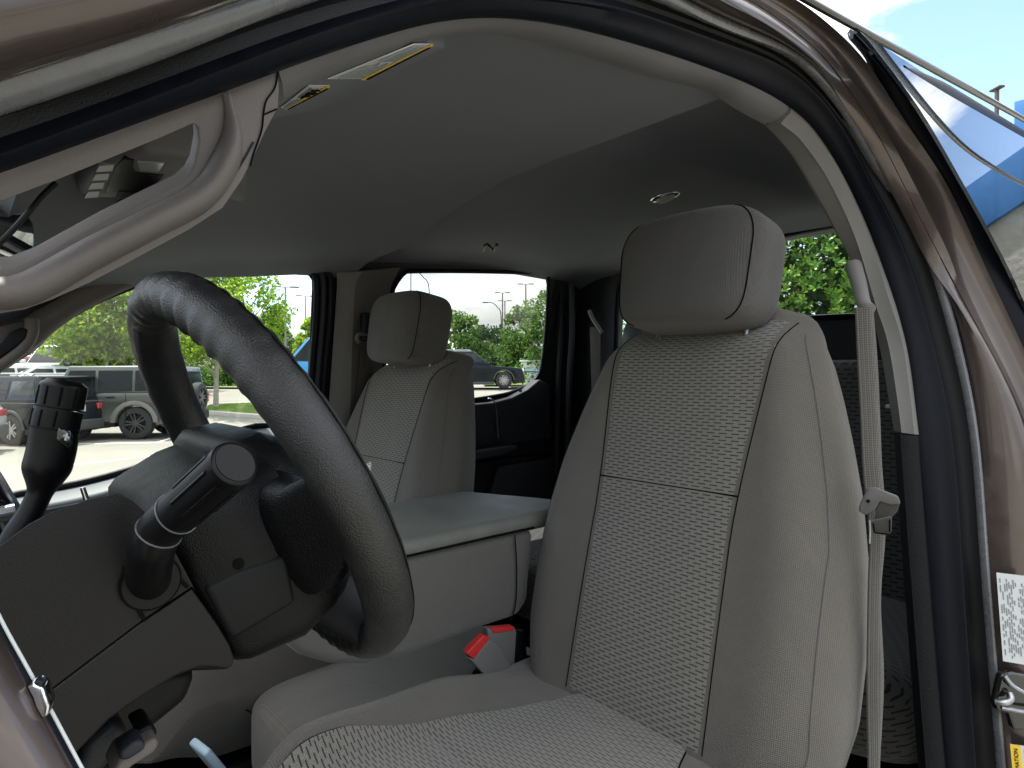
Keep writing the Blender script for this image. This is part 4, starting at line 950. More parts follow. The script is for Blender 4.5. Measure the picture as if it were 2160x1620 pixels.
def island(pxs, Ds, nm='grass_island'):
    """a kerbed grass island: concrete kerb ring with a grass top"""
    ln = [G(px, D) for px, D in zip(pxs, Ds)]; c = sum(ln, V()) / len(ln); ln = crv(ln + [ln[0]], 60)[:-1]
    inn = [p + (c - p).normalized() * .16 for p in ln]
    rings = [[p + V((0, 0, -.05)) for p in ln], [p + V((0, 0, .12)) for p in ln], [p + (c - p).normalized() * .03 + V((0, 0, .14)) for p in ln], [p + V((0, 0, .14)) for p in inn], [p + V((0, 0, -.05)) for p in inn]]
    k = loft('kerb', rings, 'kerb', None, cap=False); k['kind'] = 'structure'
    vs = inn + [c]; vs = [V((p.x, p.y, gz(p.x, p.y) + .135)) for p in vs]; n = len(inn); vs[-1].z += .08
    g = mk(nm, vs, [(i, (i + 1) % n, n) for i in range(n)], 'grass', None, recalc=False); g['kind'] = 'structure'
    return vs
islA = island([395, 470, 560, 680, 760, 740, 640, 540, 450], [21.6, 21.2, 20.8, 20.6, 21.2, 23.0, 23.8, 23.8, 23.0])
for px_a, d_a, px_b, d_b in ((-200, 13.8, 330, 14.6), (150, 11.0, 760, 17.0), (330, 14.6, 470, 20.0)):
    A_, B_ = G(px_a, d_a), G(px_b, d_b); n_ = (B_ - A_).cross(V((0, 0, 1))).normalized() * .05
    q = [A_ - n_, A_ + n_, B_ + n_, B_ - n_]; o = mk('parking_line', [V((p.x, p.y, gz(p.x, p.y) + .005)) for p in q], [(0, 1, 2, 3)], 'line_white', None, recalc=False); o['kind'] = 'structure'
patch('grass_verge', 380, 820, 29.5, 40, 'grass', .06); patch('grass_field', 1020, 1500, 34, 60, 'grass', .10)
patch('grass_bank', -300, 400, 45, 70, 'grass', .1); patch('mulch_bed', 1075, 1240, 31.5, 33.6, 'soil', .12)
pv_ = patch('kerb', 380, 820, 29.2, 29.5, 'kerb', .10, k=1)

# ---- vehicles
def arc(cx, r, n=12, a0=180, a1=0): return [(cx + r * cos(R(a0 + (a1 - a0) * i / n)), r * sin(R(a0 + (a1 - a0) * i / n))) for i in range(n + 1)]
def extrude_y(name, prof, hw, m, parent, bevel=.03, tuck=0, seg=3):
    bm = bmesh.new(); a = [bm.verts.new((x, -hw, z)) for x, z in prof]; b = [bm.verts.new((x, hw, z)) for x, z in prof]; n = len(prof)
    bm.faces.new(a); bm.faces.new(list(reversed(b)))
    for i in range(n): bm.faces.new((a[i], b[i], b[(i + 1) % n], a[(i + 1) % n]))
    bmesh.ops.recalc_face_normals(bm, faces=bm.faces); bevel_bm(bm, bevel, seg, 28); 
    if tuck:
        for v in bm.verts:
            zz = v.co.z; v.co.y *= 1 - tuck * sm(.55, 1.05, zz) * .5 - tuck * (1 - sm(.2, .5, zz)) * .5
    return bmobj(name, bm, m, parent, ang=35)
def wheel(p, x, y, r, w_, rim_m, spokes=5):
    W_ = empty('wheel', (x, y, r), p); s = 1 if y > 0 else -1
    prof = [(.62, -.5), (.86, -.5), (.96, -.42), (1, -.25), (1, .25), (.96, .42), (.86, .5), (.62, .5)]; n = 32
    rg = [[V((r * a * cos(2 * pi * k / n), w_ * b, r * a * sin(2 * pi * k / n))) for a, b in prof] for k in range(n)]
    vs = [q for g_ in rg for q in g_]; m_ = len(prof)
    mk('tyre', vs, [(k * m_ + j, k * m_ + (j + 1) % m_, ((k + 1) % n) * m_ + (j + 1) % m_, ((k + 1) % n) * m_ + j) for k in range(n) for j in range(m_)], 'tyre', W_)
    bm = bmesh.new()
    def cyl(r0, r1, y0, y1, n=28):
        a = [bm.verts.new((r0 * cos(2 * pi * k / n), y0, r0 * sin(2 * pi * k / n))) for k in range(n)]; b = [bm.verts.new((r1 * cos(2 * pi * k / n), y1, r1 * sin(2 * pi * k / n))) for k in range(n)]
        for k in range(n): bm.faces.new((a[k], a[(k + 1) % n], b[(k + 1) % n], b[k]))
        return b
    yo = s * w_ * .5
    cyl(r * .66, r * .63, yo * .98, yo * .80); cyl(r * .63, r * .60, yo * .80, -yo * .5)
    d_ = cyl(.001, r * .17, yo * .82, yo * .82); 
    for k in range(spokes):
        for off in (-.12, .12):
            a = 2 * pi * k / spokes; dr = V((cos(a), 0, sin(a))); tn = V((-sin(a), 0, cos(a)))
            q = [dr * r * .10 + tn * r * (off * .4 - .045), dr * r * .10 + tn * r * (off * .4 + .045), dr * r * .64 + tn * r * (off + .05), dr * r * .64 + tn * r * (off - .05)]
            f0 = [bm.verts.new(p_ + V((0, yo * .86, 0))) for p_ in q]; f1 = [bm.verts.new(p_ + V((0, yo * .66, 0))) for p_ in q]
            bm.faces.new(f0)
            for i in range(4): bm.faces.new((f0[i], f0[(i + 1) % 4], f1[(i + 1) % 4], f1[i]))
    bmobj('rim', bm, rim_m, W_, ang=30)
    dk = [bm2 for bm2 in ()]; n = 24
    mk('brake_disc', [V((0, yo * .4, 0))] + [V((r * .6 * cos(2 * pi * k / n), yo * .4, r * .6 * sin(2 * pi * k / n))) for k in range(n)], [(0, 1 + k, 1 + (k + 1) % n) for k in range(n)], 'trim_black', W_)
    return W_
def pane(parent, nm, pts, hw, m='car_glass', lift=.012):
    """glass pane on a leaning cabin side; pts in (x,z); hw(z) the half width there"""
    for s in (-1, 1):
        P_ = [V((x, s * (hw(z) + lift), z)) for x, z in pts]; plate(nm, P_, V((0, -s * .02, 0)), m, parent, bevel=.004, seg=1)
def car(name, pos, head, label, cat, paint, L=4.6, Wd=1.85, H=1.66, kind='suv', rim='alloy', group=None, wr=.36, trim='cladding', detail=True, spokes=5, roof=None):
    """front towards +x; pos is the ground point under the middle; head turns +x"""
    c = empty(name, pos, None, head, label, cat, group); hl, hw = L / 2, Wd / 2
    fx, rx = hl * .62, -hl * .58; cl_ = .22; belt = H * .60; hood = H * .58
    if kind == 'jeep': fx, rx, hood, belt, cl_ = hl * .66, -hl * .56, H * .60, H * .62, .34
    if kind == 'van': fx, rx, hood, belt = hl * .64, -hl * .58, H * .46, H * .50
    if kind == 'sedan': hood = H * .62; belt = H * .63
    ra = wr + .055
    prof = [(-hl + .02, cl_ + .1)] + [(rx - ra - .02, cl_)] + [(x, max(cl_, wr + z)) for x, z in arc(rx, ra)] + [(rx + ra + .02, cl_), (fx - ra - .02, cl_)] + [(x, max(cl_, wr + z)) for x, z in arc(fx, ra)] + [(fx + ra + .02, cl_), (hl - .04, cl_ + .1)]
    if kind == 'jeep': prof += [(hl, .62), (hl - .12, hood), (hl * .30, hood + .02), (hl * .24, belt), (-hl + .05, belt), (-hl, .7)]
    elif kind == 'van': prof += [(hl, .55), (hl - .10, .85), (hl * .62, hood + .12), (hl * .5, belt), (-hl + .02, belt), (-hl, .7)]
    elif kind == 'sedan': prof += [(hl, .55), (hl - .16, hood - .12), (hl * .32, hood), (hl * .28, belt), (-hl * .62, belt), (-hl + .06, belt - .03), (-hl, .75)]
    elif kind == 'pickup': prof += [(hl, .62), (hl - .08, hood - .02), (hl * .34, hood + .04), (hl * .3, belt + .05), (-hl + .02, belt + .02), (-hl, .6)]
    else: prof += [(hl, .58), (hl - .14, hood - .10), (hl * .40, hood + .02), (hl * .33, belt), (-hl + .08, belt), (-hl, .72)]
    extrude_y('body', prof, hw, paint, c, bevel=.035 if detail else .03, tuck=.0 if kind in ('jeep',) else .06)
    # dark lower cladding and wheel arches
    for s in (-1, 1):
        for x in (rx, fx):
            wheel(c, x, s * (hw - .13), wr, .25, rim, spokes)
            if detail:
                o_ = arc(x, ra + (.10 if kind == 'jeep' else .055), 14, 178, 2); i_ = arc(x, ra - .01, 14, 178, 2)
                plate('wheel_arch', [V((a, s * (hw + (.06 if kind == 'jeep' else .012)), wr + b)) for a, b in o_ + i_[::-1]], V((0, -s * (.14 if kind == 'jeep' else .05), 0)), 'cladding_pale' if kind == 'jeep' else trim, c, bevel=.01, seg=2)
    if detail: plate('sill', [V((rx + ra, -hw - .004, cl_ - .02)), V((fx - ra, -hw - .004, cl_ - .02)), V((fx - ra, -hw - .004, cl_ + .12)), V((rx + ra, -hw - .004, cl_ + .12))], V((0, Wd + .008, 0)), trim, c, bevel=.01, seg=2)
    # cabin
    if kind == 'jeep': cb = [(hl * .25, belt), (hl * .12, H - .04), (-hl * .93, H - .03), (-hl * .965, belt)]; tp = .06
    elif kind == 'van': cb = [(hl * .66, belt), (hl * .30, H - .08), (-hl * .97, H), (-hl * .99, belt)]; tp = .10
    elif kind == 'sedan': cb = [(hl * .36, belt), (-hl * .02, H), (-hl * .42, H - .02), (-hl * .78, belt)]; tp = .26
    elif kind == 'pickup': cb = [(hl * .36, belt), (hl * .14, H - .04), (-hl * .24, H - .02), (-hl * .34, belt)]; tp = .16
    else: cb = [(hl * .38, belt), (hl * .06, H - .06), (-hl * .84, H - .05), (-hl * .975, belt)]; tp = .16
    zr = max(z for x, z in cb)
    def hwz(z): return hw * (1 - (.03 if kind == 'jeep' else .07)) - tp * (z - belt) / (zr - belt)
    bm = bmesh.new(); lo = [bm.verts.new((x, s * hwz(belt), belt - .02)) for s in (-1, 1) for x in (cb[0][0], cb[3][0])]; hi = [bm.verts.new((cb[i][0], s * hwz(cb[i][1]), cb[i][1])) for s in (-1, 1) for i in (1, 2)]
    f = bm.faces.new; f((lo[0], lo[1], hi[1], hi[0])); f((lo[2], hi[2], hi[3], lo[3])); f((hi[0], hi[1], hi[3], hi[2])); f((lo[0], hi[0], hi[2], lo[2])); f((lo[1], lo[3], hi[3], hi[1])); f((lo[0], lo[2], lo[3], lo[1]))
    bmesh.ops.recalc_face_normals(bm, faces=bm.faces); bevel_bm(bm, .05, 3, 20); bmobj('cabin', bm, roof or paint, c, ang=50)
    def lx(i, j, z):   # x on the cabin edge i->j at height z
        (x0, z0), (x1, z1) = cb[i], cb[j]; return x0 + (x1 - x0) * (z - z0) / (z1 - z0)
    z0, z1 = belt + .05, zr - .12
    fx0, fx1, bx0, bx1 = lx(0, 1, z0) - .10, lx(0, 1, z1) - .08, lx(3, 2, z0) + .12, lx(3, 2, z1) + .10
    nwin = 2 if kind in ('sedan', 'pickup') else 3
    if kind == 'van': nwin = 1; bx0 = bx1 = fx0 - .95
    cuts = [1 - i / nwin for i in range(nwin + 1)][::-1]
    for i in range(nwin):
        t0, t1 = i / nwin, (i + 1) / nwin; g_ = .035
        xa0, xa1 = bx0 + (fx0 - bx0) * t0 + g_, bx1 + (fx1 - bx1) * t0 + g_; xb0, xb1 = bx0 + (fx0 - bx0) * t1 - g_, bx1 + (fx1 - bx1) * t1 - g_
        if 0 < i: xa1 = xa0
        if i < nwin - 1: xb1 = xb0
        pane(c, 'window', [(xa0, z0), (xb0, z0), (xb1, z1), (xa1, z1)], hwz)
    # windscreen and rear window
    def endpane(nm, i, j, za, zb, off, inset):
        P_ = []
        for z, s in ((za, -1), (za, 1), (zb, 1), (zb, -1)): P_.append(V((lx(i, j, z) + off, s * (hwz(z) - inset), z)))
        plate(nm, P_, V((-off * 1.2, 0, 0)), 'car_glass', c, bevel=.004, seg=1)
    endpane('windscreen', 0, 1, belt + .04, zr - .10, .012, .07)
    if kind not in ('van',): endpane('rear_window', 3, 2, belt + .08, zr - .13, -.012, .12)
    # lights, bumpers, plate, mirrors
    for s in (-1, 1):
        rbox('headlight', (.10, .34, .15), (hl - .07, s * (hw - .26), hood - .20 if kind != 'sedan' else hood - .24), 'head_clear', c, bevel=.03)
        if kind == 'jeep': rbox('tail_light', (.08, .17, .26), (-hl + .0, s * (hw - .10), belt - .16), 'tail_red', c, bevel=.02)
        elif kind == 'van': rbox('tail_light', (.06, .14, .5), (-hl + .0, s * (hw - .09), 1.1), 'tail_red', c, bevel=.02)
        else: rbox('tail_light', (.16, .40, .15), (-hl + .075, s * (hw - .20), belt - .13), 'tail_red', c, bevel=.03)
        if detail:
            rbox('mirror', (.10, .20, .15), (lx(0, 1, z0) - .05, s * (hw + .06), belt + .08), paint if kind != 'jeep' else 'trim_black', c, bevel=.035)
            for hx in ((.10, -.32) if kind != 'pickup' else (.2, -.1)): rbox('door_handle', (.18, .03, .035), (hl * hx, s * (hw + .01), belt - .10), 'trim_black' if kind == 'jeep' else paint, c, bevel=.01)
            for hx in (hl * .27, -hl * .09, -hl * .47): tube('door_gap', [V((hx, s * (hw + .001), cl_ + .12)), V((hx, s * (hw + .001), belt - .02))], .006, 'print_black', c, res=5)
            rbox('reflector', (.02, .22, .07), (-hl - .015, s * (hw - .22), .50), 'tail_red', c, bevel=.008)
    if detail:
        rbox('rear_bumper', (.16, Wd * .96, .26), (-hl + .03, 0, cl_ + .20), trim, c, bevel=.05); rbox('front_bumper', (.18, Wd * .94, .28), (hl - .05, 0, cl_ + .20), trim, c, bevel=.05)
        rbox('number_plate', (.02, .31, .16), (-hl - .03, 0, .82 if kind != 'jeep' else .6), 'label_white', c, bevel=.004)
        tube('tailgate_trim', [V((-hl - .012, -hw * .8, .98)), V((-hl - .012, hw * .8, .98))], .012, 'trim_black' if kind == 'jeep' else 'gloss_grey', c, res=6)
        if kind == 'suv':
            for s in (-1, 1): tube('roof_rail', [V((-hl * .72, s * (hwz(zr) - .06), zr + .0)), V((-hl * .66, s * (hwz(zr) - .06), zr + .05)), V((-hl * .02, s * (hwz(zr) - .06), zr + .05)), V((hl * .02, s * (hwz(zr) - .06), zr - .02))], .02, 'alloy' if paint != 'car_white' else 'trim_black', c, res=8)
            rbox('roof_spoiler', (.26, Wd * .66, .05), (-hl * .86, 0, zr - .03), 'gloss_black', c, bevel=.015)
    return c
def heading(px, alpha):   # alpha: turn away from the viewer; 0 = broadside facing picture left
    th = math.atan((px - 1080) / FPX) + YAW; vdir = V((sin(th), cos(th), 0)); left = V((-cos(th), sin(th), 0))
    h = left * cos(R(alpha)) + vdir * sin(R(alpha)); return math.atan2(h.y, h.x)
def back(px, D, L, a):    # where the middle goes when the rear bumper middle stands at (px,D)
    p = G(px, D); h = heading(px, a); q = p + V((cos(h), sin(h), 0)) * (L / 2); q.z = min(gz(q.x, q.y), p.z + .15); return q, h
q, h = back(405, 16.3, 4.6, 22)
jp = car('parked_car', q, h, 'boxy grey four by four with a spare wheel on its tail', 'car', 'car_grey', 4.7, 1.88, 1.87, 'jeep', 'alloy_black', wr=.41, trim='trim_black', roof='car_grey')
sp_ = wheel(jp, 0, 0, .39, .24, 'alloy_black'); sp_.name = 'spare_wheel'; sp_.rotation_euler = (0, 0, R(-90)); sp_.location = (-2.46, 0, 1.02)
W0 = [o for o in sp_.children if o.name.startswith(('rim', 'brake'))]
for o in W0: o.rotation_euler = (0, 0, 0)
tube('fuel_cap', [V((-1.95, .945, 1.02)), V((-1.95, .965, 1.02))], .09, 'trim_black', jp, res=18); tube('fuel_cap', [V((-1.95, -.945, 1.02)), V((-1.95, -.965, 1.02))], .09, 'trim_black', jp, res=18)
q, h = back(165, 14.6, 4.4, 50)
cm = car('parked_car', q, h, 'black compact crossover showing its tailgate and red tail lights', 'car', 'car_black', 4.4, 1.82, 1.64, 'suv', 'alloy', wr=.35)
for k in (-.05, .05): tube('exhaust_tip', [V((-2.18, -.62 + k, .34)), V((-2.26, -.62 + k, .34))], .04, 'chrome', cm, res=12)
q, h = back(-25, 12.6, 4.7, 20)
car('parked_car', q, h, 'white car whose rear corner shows at the left edge', 'car', 'car_white', 4.7, 1.85, 1.55, 'suv', 'alloy', wr=.35)
p = G(992, 31.5); car('parked_car', p, heading(900, 4) + pi, 'black full size wagon with bright wheels parked by the grass', 'car', 'car_black', 5.4, 2.0, 1.92, 'suv', 'alloy', wr=.42, spokes=7)
p = G(685, 31.0); car('delivery_van', p, heading(685, -8), 'bright blue high roof van behind the grass island', 'van', 'car_blue', 5.6, 2.0, 2.55, 'van', 'alloy', wr=.36)
back_cars = [(140, 25.0, -62, 'car_white', 'pickup', 1.95, 5.6, 'white pickup truck facing the viewer behind the black crossover'),
             (30, 27.5, -30, 'car_red', 'sedan', 1.50, 4.6, 'red car in the back row near the left edge'),
             (82, 31.0, -70, 'car_white', 'suv', 1.66, 4.4, 'small white car facing the viewer beside the red car'),
             (122, 36.5, 62, 'car_navy', 'suv', 1.9, 4.8, 'dark blue tall car farthest back in the row'),
             (136, 33.0, 60, 'car_white', 'suv', 1.8, 4.8, 'white tall car with dark rear glass behind the white pickup'),
             (62, 20.5, -18, 'car_silver', 'sedan', 1.48, 4.6, 'silver sedan roof showing above the black crossover'),
             (-20, 20.0, -15, 'car_white', 'sedan', 1.48, 4.6, 'white sedan roof at the left edge above the black crossover'),
             (205, 22.5, -55, 'car_white', 'pickup', 1.90, 5.6, 'white pickup truck hidden behind the grey four by four')]
for px, D, a, pnt, kd, hh, ll, lab in back_cars:
    car('pickup_truck' if kd == 'pickup' else 'parked_car', G(px, D), heading(px, a), lab, 'pickup truck' if kd == 'pickup' else 'car', pnt, ll, 1.85 if kd != 'pickup' else 2.0, hh, kd, 'alloy', group='cars in the far rows', detail=(hh > 1.85))

# ---- trees, shrubs, lamps, fence, buildings
def leaves(name, parent, m, clumps, n, size, rng, flat=.5, up=.35):
    """leaf-sized quads scattered through clump ellipsoids (centre, radii)"""
    vs, fs = [], []; wts = [max(r[0] * r[1] * r[2], 1e-6) ** .75 for c, r in clumps]; tot = sum(wts)
    for (c, r), w_ in zip(clumps, wts):
        for _ in range(max(6, int(n * w_ / tot))):
            d = V((rng.gauss(0, 1), rng.gauss(0, 1), rng.gauss(0, 1))).normalized() * (rng.random() ** .38)
            p = V(c) + V((d.x * r[0], d.y * r[1], d.z * r[2]))
            nrm = V((rng.gauss(0, 1), rng.gauss(0, 1), rng.gauss(0, 1) + up * 2)).normalized(); t = nrm.orthogonal().normalized(); t = Matrix.Rotation(rng.uniform(0, 6.28), 3, nrm) @ t; b = nrm.cross(t)
            s = size * rng.uniform(.6, 1.35); i = len(vs)
            vs += [p - t * s, p - b * s * flat + nrm * s * .1, p + t * s, p + b * s * flat + nrm * s * .1]; fs.append((i, i + 1, i + 2, i + 3))
    return mk(name, vs, fs, m, parent, smooth=False, recalc=False)
def tree(name, pos, h, r, label, group, lm='leaf_green', bm_='bark', n=5000, size=.10, clear=.3, ncl=16, seed=1, shape=1.0, limbs=6):
    rng = random.Random(seed); t = empty(name, pos, None, rng.uniform(0, 6), label, 'tree', group)
    lean = V((rng.uniform(-.1, .1), rng.uniform(-.1, .1), 0)) * h
    tr = crv([V((0, 0, -.1)), V((0, 0, h * .15)) + lean * .1, V((0, 0, h * .5)) + lean * .6, V((0, 0, h * .88)) + lean], 14)
    tube('trunk', tr, lambda f: h * .016 * (1.25 - 1.1 * f) + .004, bm_, t, res=8)
    cl = []
    for i in range(ncl):
        zz = clear + (1 - clear) * (i + .5) / ncl; a = i * 2.4 + rng.uniform(-.5, .5)
        rr = r * (sin(pi * min(1, (zz - clear) / (1 - clear) * .86 + .12)) ** .7) * shape; d = rr * rng.uniform(.35, .8)
        c = V((cos(a) * d, sin(a) * d, h * zz)); k = r * rng.uniform(.30, .50) * (1.1 - .5 * (zz - clear)); cl.append((c, (k, k, k * .7)))
    cl.append((V((lean.x, lean.y, h * .9)), (r * .35, r * .35, h * .10)))
    for i in range(limbs):
        c = cl[int(i * (len(cl) - 1) / limbs)][0]; b0_ = tr[min(13, int(3 + 8 * i / limbs))]
        tube('limb', crv([b0_, b0_.lerp(c, .5) + V((0, 0, -.02 * h)), c], 7), lambda f: h * .006 * (1.2 - f), bm_, t, res=6)
    leaves('crown', t, lm, cl, n, size, rng); return t
tree('street_tree', G(455, 22.3), 5.1, 1.9, 'young pale trunked tree standing on the grass island', 'trees in the car park', 'leaf_lime', 'bark_pale', 6500, .085, .33, 18, 3)
tree('street_tree', G(215, 22.5), 5.0, 2.3, 'broad lime green tree behind the grey four by four', 'trees in the car park', 'leaf_lime', 'bark', 9000, .12, .25, 22, 8)
tree('street_tree', G(345, 27), 4.2, 1.9, 'lime green tree between the two nearest trees', 'trees in the car park', 'leaf_lime', 'bark', 5000, .10, .25, 18, 12)
tree('street_tree', G(535, 34), 6.6, 2.3, 'thin lime green tree seen past the steering wheel rim', 'trees in the car park', 'leaf_lime', 'bark', 4500, .11, .2, 16, 15)
for i, (px, D, h_, r_, lm, lab) in enumerate(((577, 70, 7.6, 2.2, 'leaf_dark', 'dark open pine beside the light pole'), (560, 60, 4.6, 3.0, 'leaf_green', 'low green tree below the dark pine'), (622, 62, 3.9, 2.6, 'leaf_green', 'small green tree above the blue van'), (655, 48, 4.9, 1.8, 'leaf_lime', 'slim light green tree at the window edge'),
        (60, 60, 5.2, 5.5, 'leaf_green', 'wide green tree at the back left of the car park'), (-90, 55, 5.2, 5.0, 'leaf_green', 'green tree beyond the left edge'), (130, 75, 6.3, 6.0, 'leaf_green', 'distant green tree above the back row of cars'),
        (905, 50, 5.0, 3.0, 'leaf_green', 'green tree hidden partly by the far headrest'), (975, 48, 5.2, 2.7, 'leaf_green', 'round green tree left of the curved lamp'), (1040, 54, 4.6, 3.0, 'leaf_dark', 'darker tree below the curved lamp'),
        (1100, 46, 5.4, 2.5, 'leaf_green', 'green tree right of the curved lamp'), (1150, 44, 6.5, 2.9, 'leaf_green', 'tallest green tree at the rear window edge'), (1230, 50, 6.5, 3.2, 'leaf_green', 'green tree hidden behind the rear pillar'), (1010, 60, 4.6, 3.2, 'leaf_dark', 'dark green tree in the second row'), (750, 60, 5, 3.2, 'leaf_green', 'green tree behind the centre pillar'))):
    tree('pine_tree' if lm == 'leaf_dark' and i == 0 else 'broadleaf_tree', G(px, D), h_, r_, lab, 'trees beyond the car park', lm, 'bark', 3600, .17 if D > 40 else .12, .12 if i != 0 else .55, 16, 30 + i)
def shrub(name, pos, rx, ry, h_, label, lm='leaf_hedge', n=3500, size=.06, group=None, seed=1, ncl=26):
    rng = random.Random(seed); s = empty(name, pos, None, 0, label, 'shrub', group); cl = []
    for i in range(ncl):
        a = rng.uniform(0, 6.28); d = sqrt(rng.random()) * .8; zz = rng.uniform(.15, .85)
        cl.append((V((cos(a) * d * rx, sin(a) * d * ry, h_ * zz)), (rx * .32, ry * .32, h_ * .22)))
    leaves('foliage', s, lm, cl, n, size, rng)
    for i in range(4): tube('stem', [V((0, 0, 0)), V((rng.uniform(-.3, .3) * rx, rng.uniform(-.3, .3) * ry, h_ * .6))], .02, 'bark', s, res=5)
    return s
shrub('round_shrub', G(440, 31), 1.35, 1.1, 1.25, 'clipped round shrub on the grass beyond the lane', n=5200, size=.07, seed=5)
shrub('flowering_shrub', G(230, 21.3), 1.2, .8, 1.2, 'shrub dotted with white flowers behind the grey four by four', 'flower_white', n=260, size=.05, seed=9)
shrub('low_shrub', G(935, 44), 1.6, 1.2, 2.0, 'light green shrub behind the black wagon', 'leaf_lime', n=1500, size=.12, seed=11)
shrub('low_shrub', G(1075, 40), 1.5, 1.0, 1.1, 'light green shrub in front of the white shed', 'leaf_lime', n=900, size=.12, seed=12)
# the glossy evergreen behind the truck: whorls of leaves over a dark core
def whorl_shrub(name, pos, rx, ry, h_, label, n, seed):
    rng = random.Random(seed); s = empty(name, pos, None, 0, label, 'shrub'); vs, fs = [], []
    for _ in range(n):
        th = rng.uniform(0, 2 * pi); ph = math.asin(rng.uniform(-.15, 1)); k = rng.uniform(.80, 1.04)
        bmp = 1 + .10 * mnoise.noise(V((cos(th) * 3, sin(th) * 3, ph * 3 + seed)))
        p = V((rx * cos(ph) ** .6 * cos(th), ry * cos(ph) ** .6 * sin(th), h_ * .5 + h_ * .5 * spow(sin(ph), .8))) * 1.0; p = V((p.x * k * bmp, p.y * k * bmp, p.z * (.9 + .1 * k)))
        ax = (V((cos(th) * cos(ph), sin(th) * cos(ph), sin(ph) + .55)) + V((rng.gauss(0, .3), rng.gauss(0, .3), rng.gauss(0, .3)))).normalized(); t = ax.orthogonal().normalized(); b = ax.cross(t); m0 = rng.uniform(0, 6)
        for q in range(rng.randint(5, 7)):
            a = m0 + q * 1.05; dr = (t * cos(a) + b * sin(a)); ln = rng.uniform(.038, .062); d1 = (dr + ax * rng.uniform(.25, .9)).normalized(); sd = d1.cross(ax).normalized(); i = len(vs)
            vs += [p, p + d1 * ln * .55 + sd * ln * .21 + ax * .002, p + d1 * ln * .9 + sd * ln * .13, p + d1 * ln, p + d1 * ln * .9 - sd * ln * .13, p + d1 * ln * .55 - sd * ln * .21 + ax * .002]; fs.append((i, i + 1, i + 2, i + 3, i + 4, i + 5))
    mk('foliage', vs, fs, 'leaf_hedge', s, smooth=False, recalc=False)
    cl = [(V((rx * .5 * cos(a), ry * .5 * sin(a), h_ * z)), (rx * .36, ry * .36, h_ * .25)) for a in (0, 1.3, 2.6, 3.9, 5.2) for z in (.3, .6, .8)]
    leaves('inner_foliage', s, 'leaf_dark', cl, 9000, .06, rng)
    tube('stem', [V((0, 0, 0)), V((.05, 0, h_ * .7))], .06, 'bark', s, res=6); return s
whorl_shrub('evergreen_shrub', V((6.3, 2.7, 0)), 1.55, 1.75, 3.75, 'large glossy evergreen shrub seen through the back window', 9500, 4)
shrub('evergreen_shrub', V((9.5, 6.9, 0)), 1.5, 1.2, 2.6, 'smaller evergreen shrub left of the glossy one', n=5000, size=.07, seed=21)
def lamp(name, px, D, ztop, label, arms=1, curved=0, m='pole_grey', r=.08):
    p = G(px, D); o = empty(name, p, None, heading(px, 0), label, 'lamp post', 'car park lamp posts'); h_ = ztop - p.z
    if curved:
        pts = [V((0, 0, 0)), V((0, 0, h_ * .80)), V((curved * .25, 0, h_ * .93)), V((curved * .6, 0, h_ * .99)), V((curved, 0, h_))]
        tube('pole', crv(pts, 30), lambda f: r * (1.1 - .55 * f), m, o, res=8); rbox('lamp_head', (.5, .22, .10), (curved + .2 * (1 if curved > 0 else -1), 0, h_ - .02), m, o, bevel=.03)
    else:
        tube('pole', [V((0, 0, 0)), V((0, 0, h_))], lambda f: r * (1.1 - .4 * f), m, o, res=8)
        for k in range(arms):
            s = 1 if k == 0 else -1; tube('arm', [V((0, 0, h_ - .05)), V((s * .35, 0, h_))], .03, m, o, res=6); rbox('lamp_head', (.62, .30, .09), (s * .62, 0, h_ + .02), m, o, bevel=.02)
    tube('foundation', [V((0, 0, -.2)), V((0, 0, .7))], .25, 'kerb', o, res=12); return o
def zt_(py, D): return CAMZ + (790 - py) / FPX * D
lamp('lamp_post', 603, 44, zt_(606, 44), 'light pole above the blue van', 2)
lamp('lamp_post', 645, 62, zt_(625, 62), 'smaller light pole by the window edge', 2)
lamp('lamp_post', 867, 36, zt_(545, 36), 'pale thick pole behind the far headrest', 1, m='kerb', r=.07)
lamp('lamp_post', 906, 46, zt_(572, 46), 'dark curved pole just above the far headrest', 1, curved=1.5, m='pole_dark', r=.06)
lamp('lamp_post', 1057, 58, zt_(638, 58), 'curved lamp above the round tree', 1, curved=1.3, m='pole_dark', r=.07)
lamp('lamp_post', 1060, 75, zt_(618, 75), 'taller double headed pole of the pair', 2, m='pole_dark', r=.10); lamp('lamp_post', 1065, 84, zt_(635, 84), 'lower double headed pole of the pair', 2, m='pole_dark', r=.10)
lamp('lamp_post', 1109, 70, zt_(600, 70), 'double headed pole above the tallest tree', 2, m='pole_dark', r=.10)
p9 = at(2103, 187, D=9.5); l9 = empty('lamp_post', (p9.x, p9.y, 0), None, .9, 'light pole above the truck roof at the right edge', 'lamp post', 'car park lamp posts')
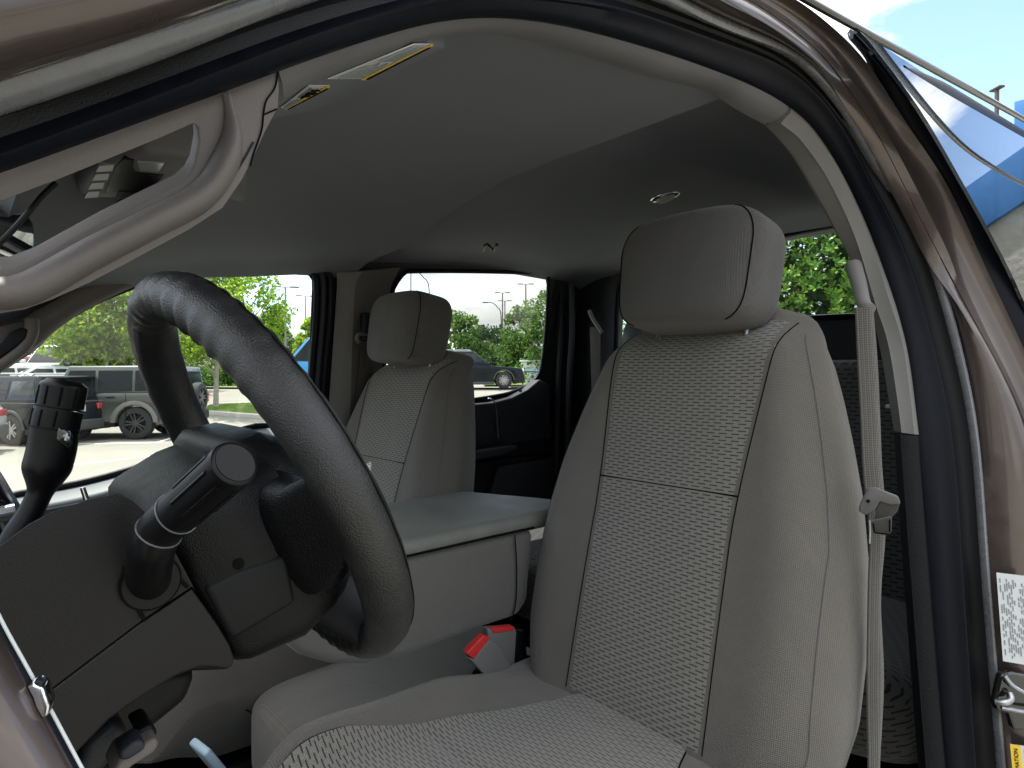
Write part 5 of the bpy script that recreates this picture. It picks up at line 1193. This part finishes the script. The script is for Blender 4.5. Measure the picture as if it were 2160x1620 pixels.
tube('pole', [V((0, 0, 0)), V((0, 0, p9.z))], .03, 'pole_dark', l9, res=8); rbox('lamp_head', (.20, .10, .035), (0, 0, p9.z), 'pole_dark', l9, bevel=.015)
def railing(name, px0, d0, px1, d1, z_, label, n):
    a, b = G(px0, d0), G(px1, d1); o = empty(name, a, None, 0, label, 'railing'); b = b - a
    tube('top_rail', [V((0, 0, z_)), b + V((0, 0, z_))], .06, 'fence_blue', o, res=8)
    tube('lower_rail', [V((0, 0, z_ * .5)), b + V((0, 0, z_ * .5))], .03, 'fence_blue', o, res=6)
    for i in range(n + 1): q = b * (i / n); tube('post', [q, q + V((0, 0, z_))], .05, 'fence_blue', o, res=6)
railing('railing', 1070, 33.5, 1260, 34.5, .85, 'blue railing low across the grass field', 6); railing('railing', 1030, 46, 1300, 46, 1.0, 'blue railing farther back by the trees', 10)
sh = empty('shed', G(1135, 44), None, heading(1135, 0), 'white flat roofed shed at the edge of the trees', 'shed')
rbox('wall', (2.4, 2.0, 1.5), (0, 0, .75), 'wall_white', sh, bevel=.02); rbox('roof', (2.6, 2.2, .12), (0, 0, 1.56), 'wall_white', sh, bevel=.02); rbox('door', (.7, .03, 1.2), (-.5, 1.01, .62), 'cladding', sh, bevel=.01)
# the building on the driver's side, mirrored in the rear door glass
bl_ = empty('building', (22, -4, 0), None, 0, 'stone building with a blue band mirrored in the rear door glass', 'building')
rbox('stone_wall', (4, 14, 7.3), (0, 0, 3.65), 'stone_grey', bl_, bevel=.02); rbox('blue_fascia', (4.3, 14.3, 1.2), (0, 0, 7.9), 'band_blue', bl_, bevel=.02)
plate('gable', [V((-2.0, .6, 8.5)), V((-2.0, -.2, 12.0)), V((-2.0, -8.9, 12.0)), V((-2.0, -8.9, 8.5))], V((3.9, 0, 0)), 'stone_tan', bl_, bevel=.02)
for k in range(5): rbox('pilaster', (.3, .7, 7.3), (-2.1, -6 + 3 * k, 3.65), 'stone_grey', bl_, bevel=.03)

# ------------------------------------------------------------------ put the truck's origin at its own base
base = V((.9, 1.0, 0))
for o in [o for o in bpy.data.objects if o.parent == TR]: o.location = o.location - base
TR.location = base
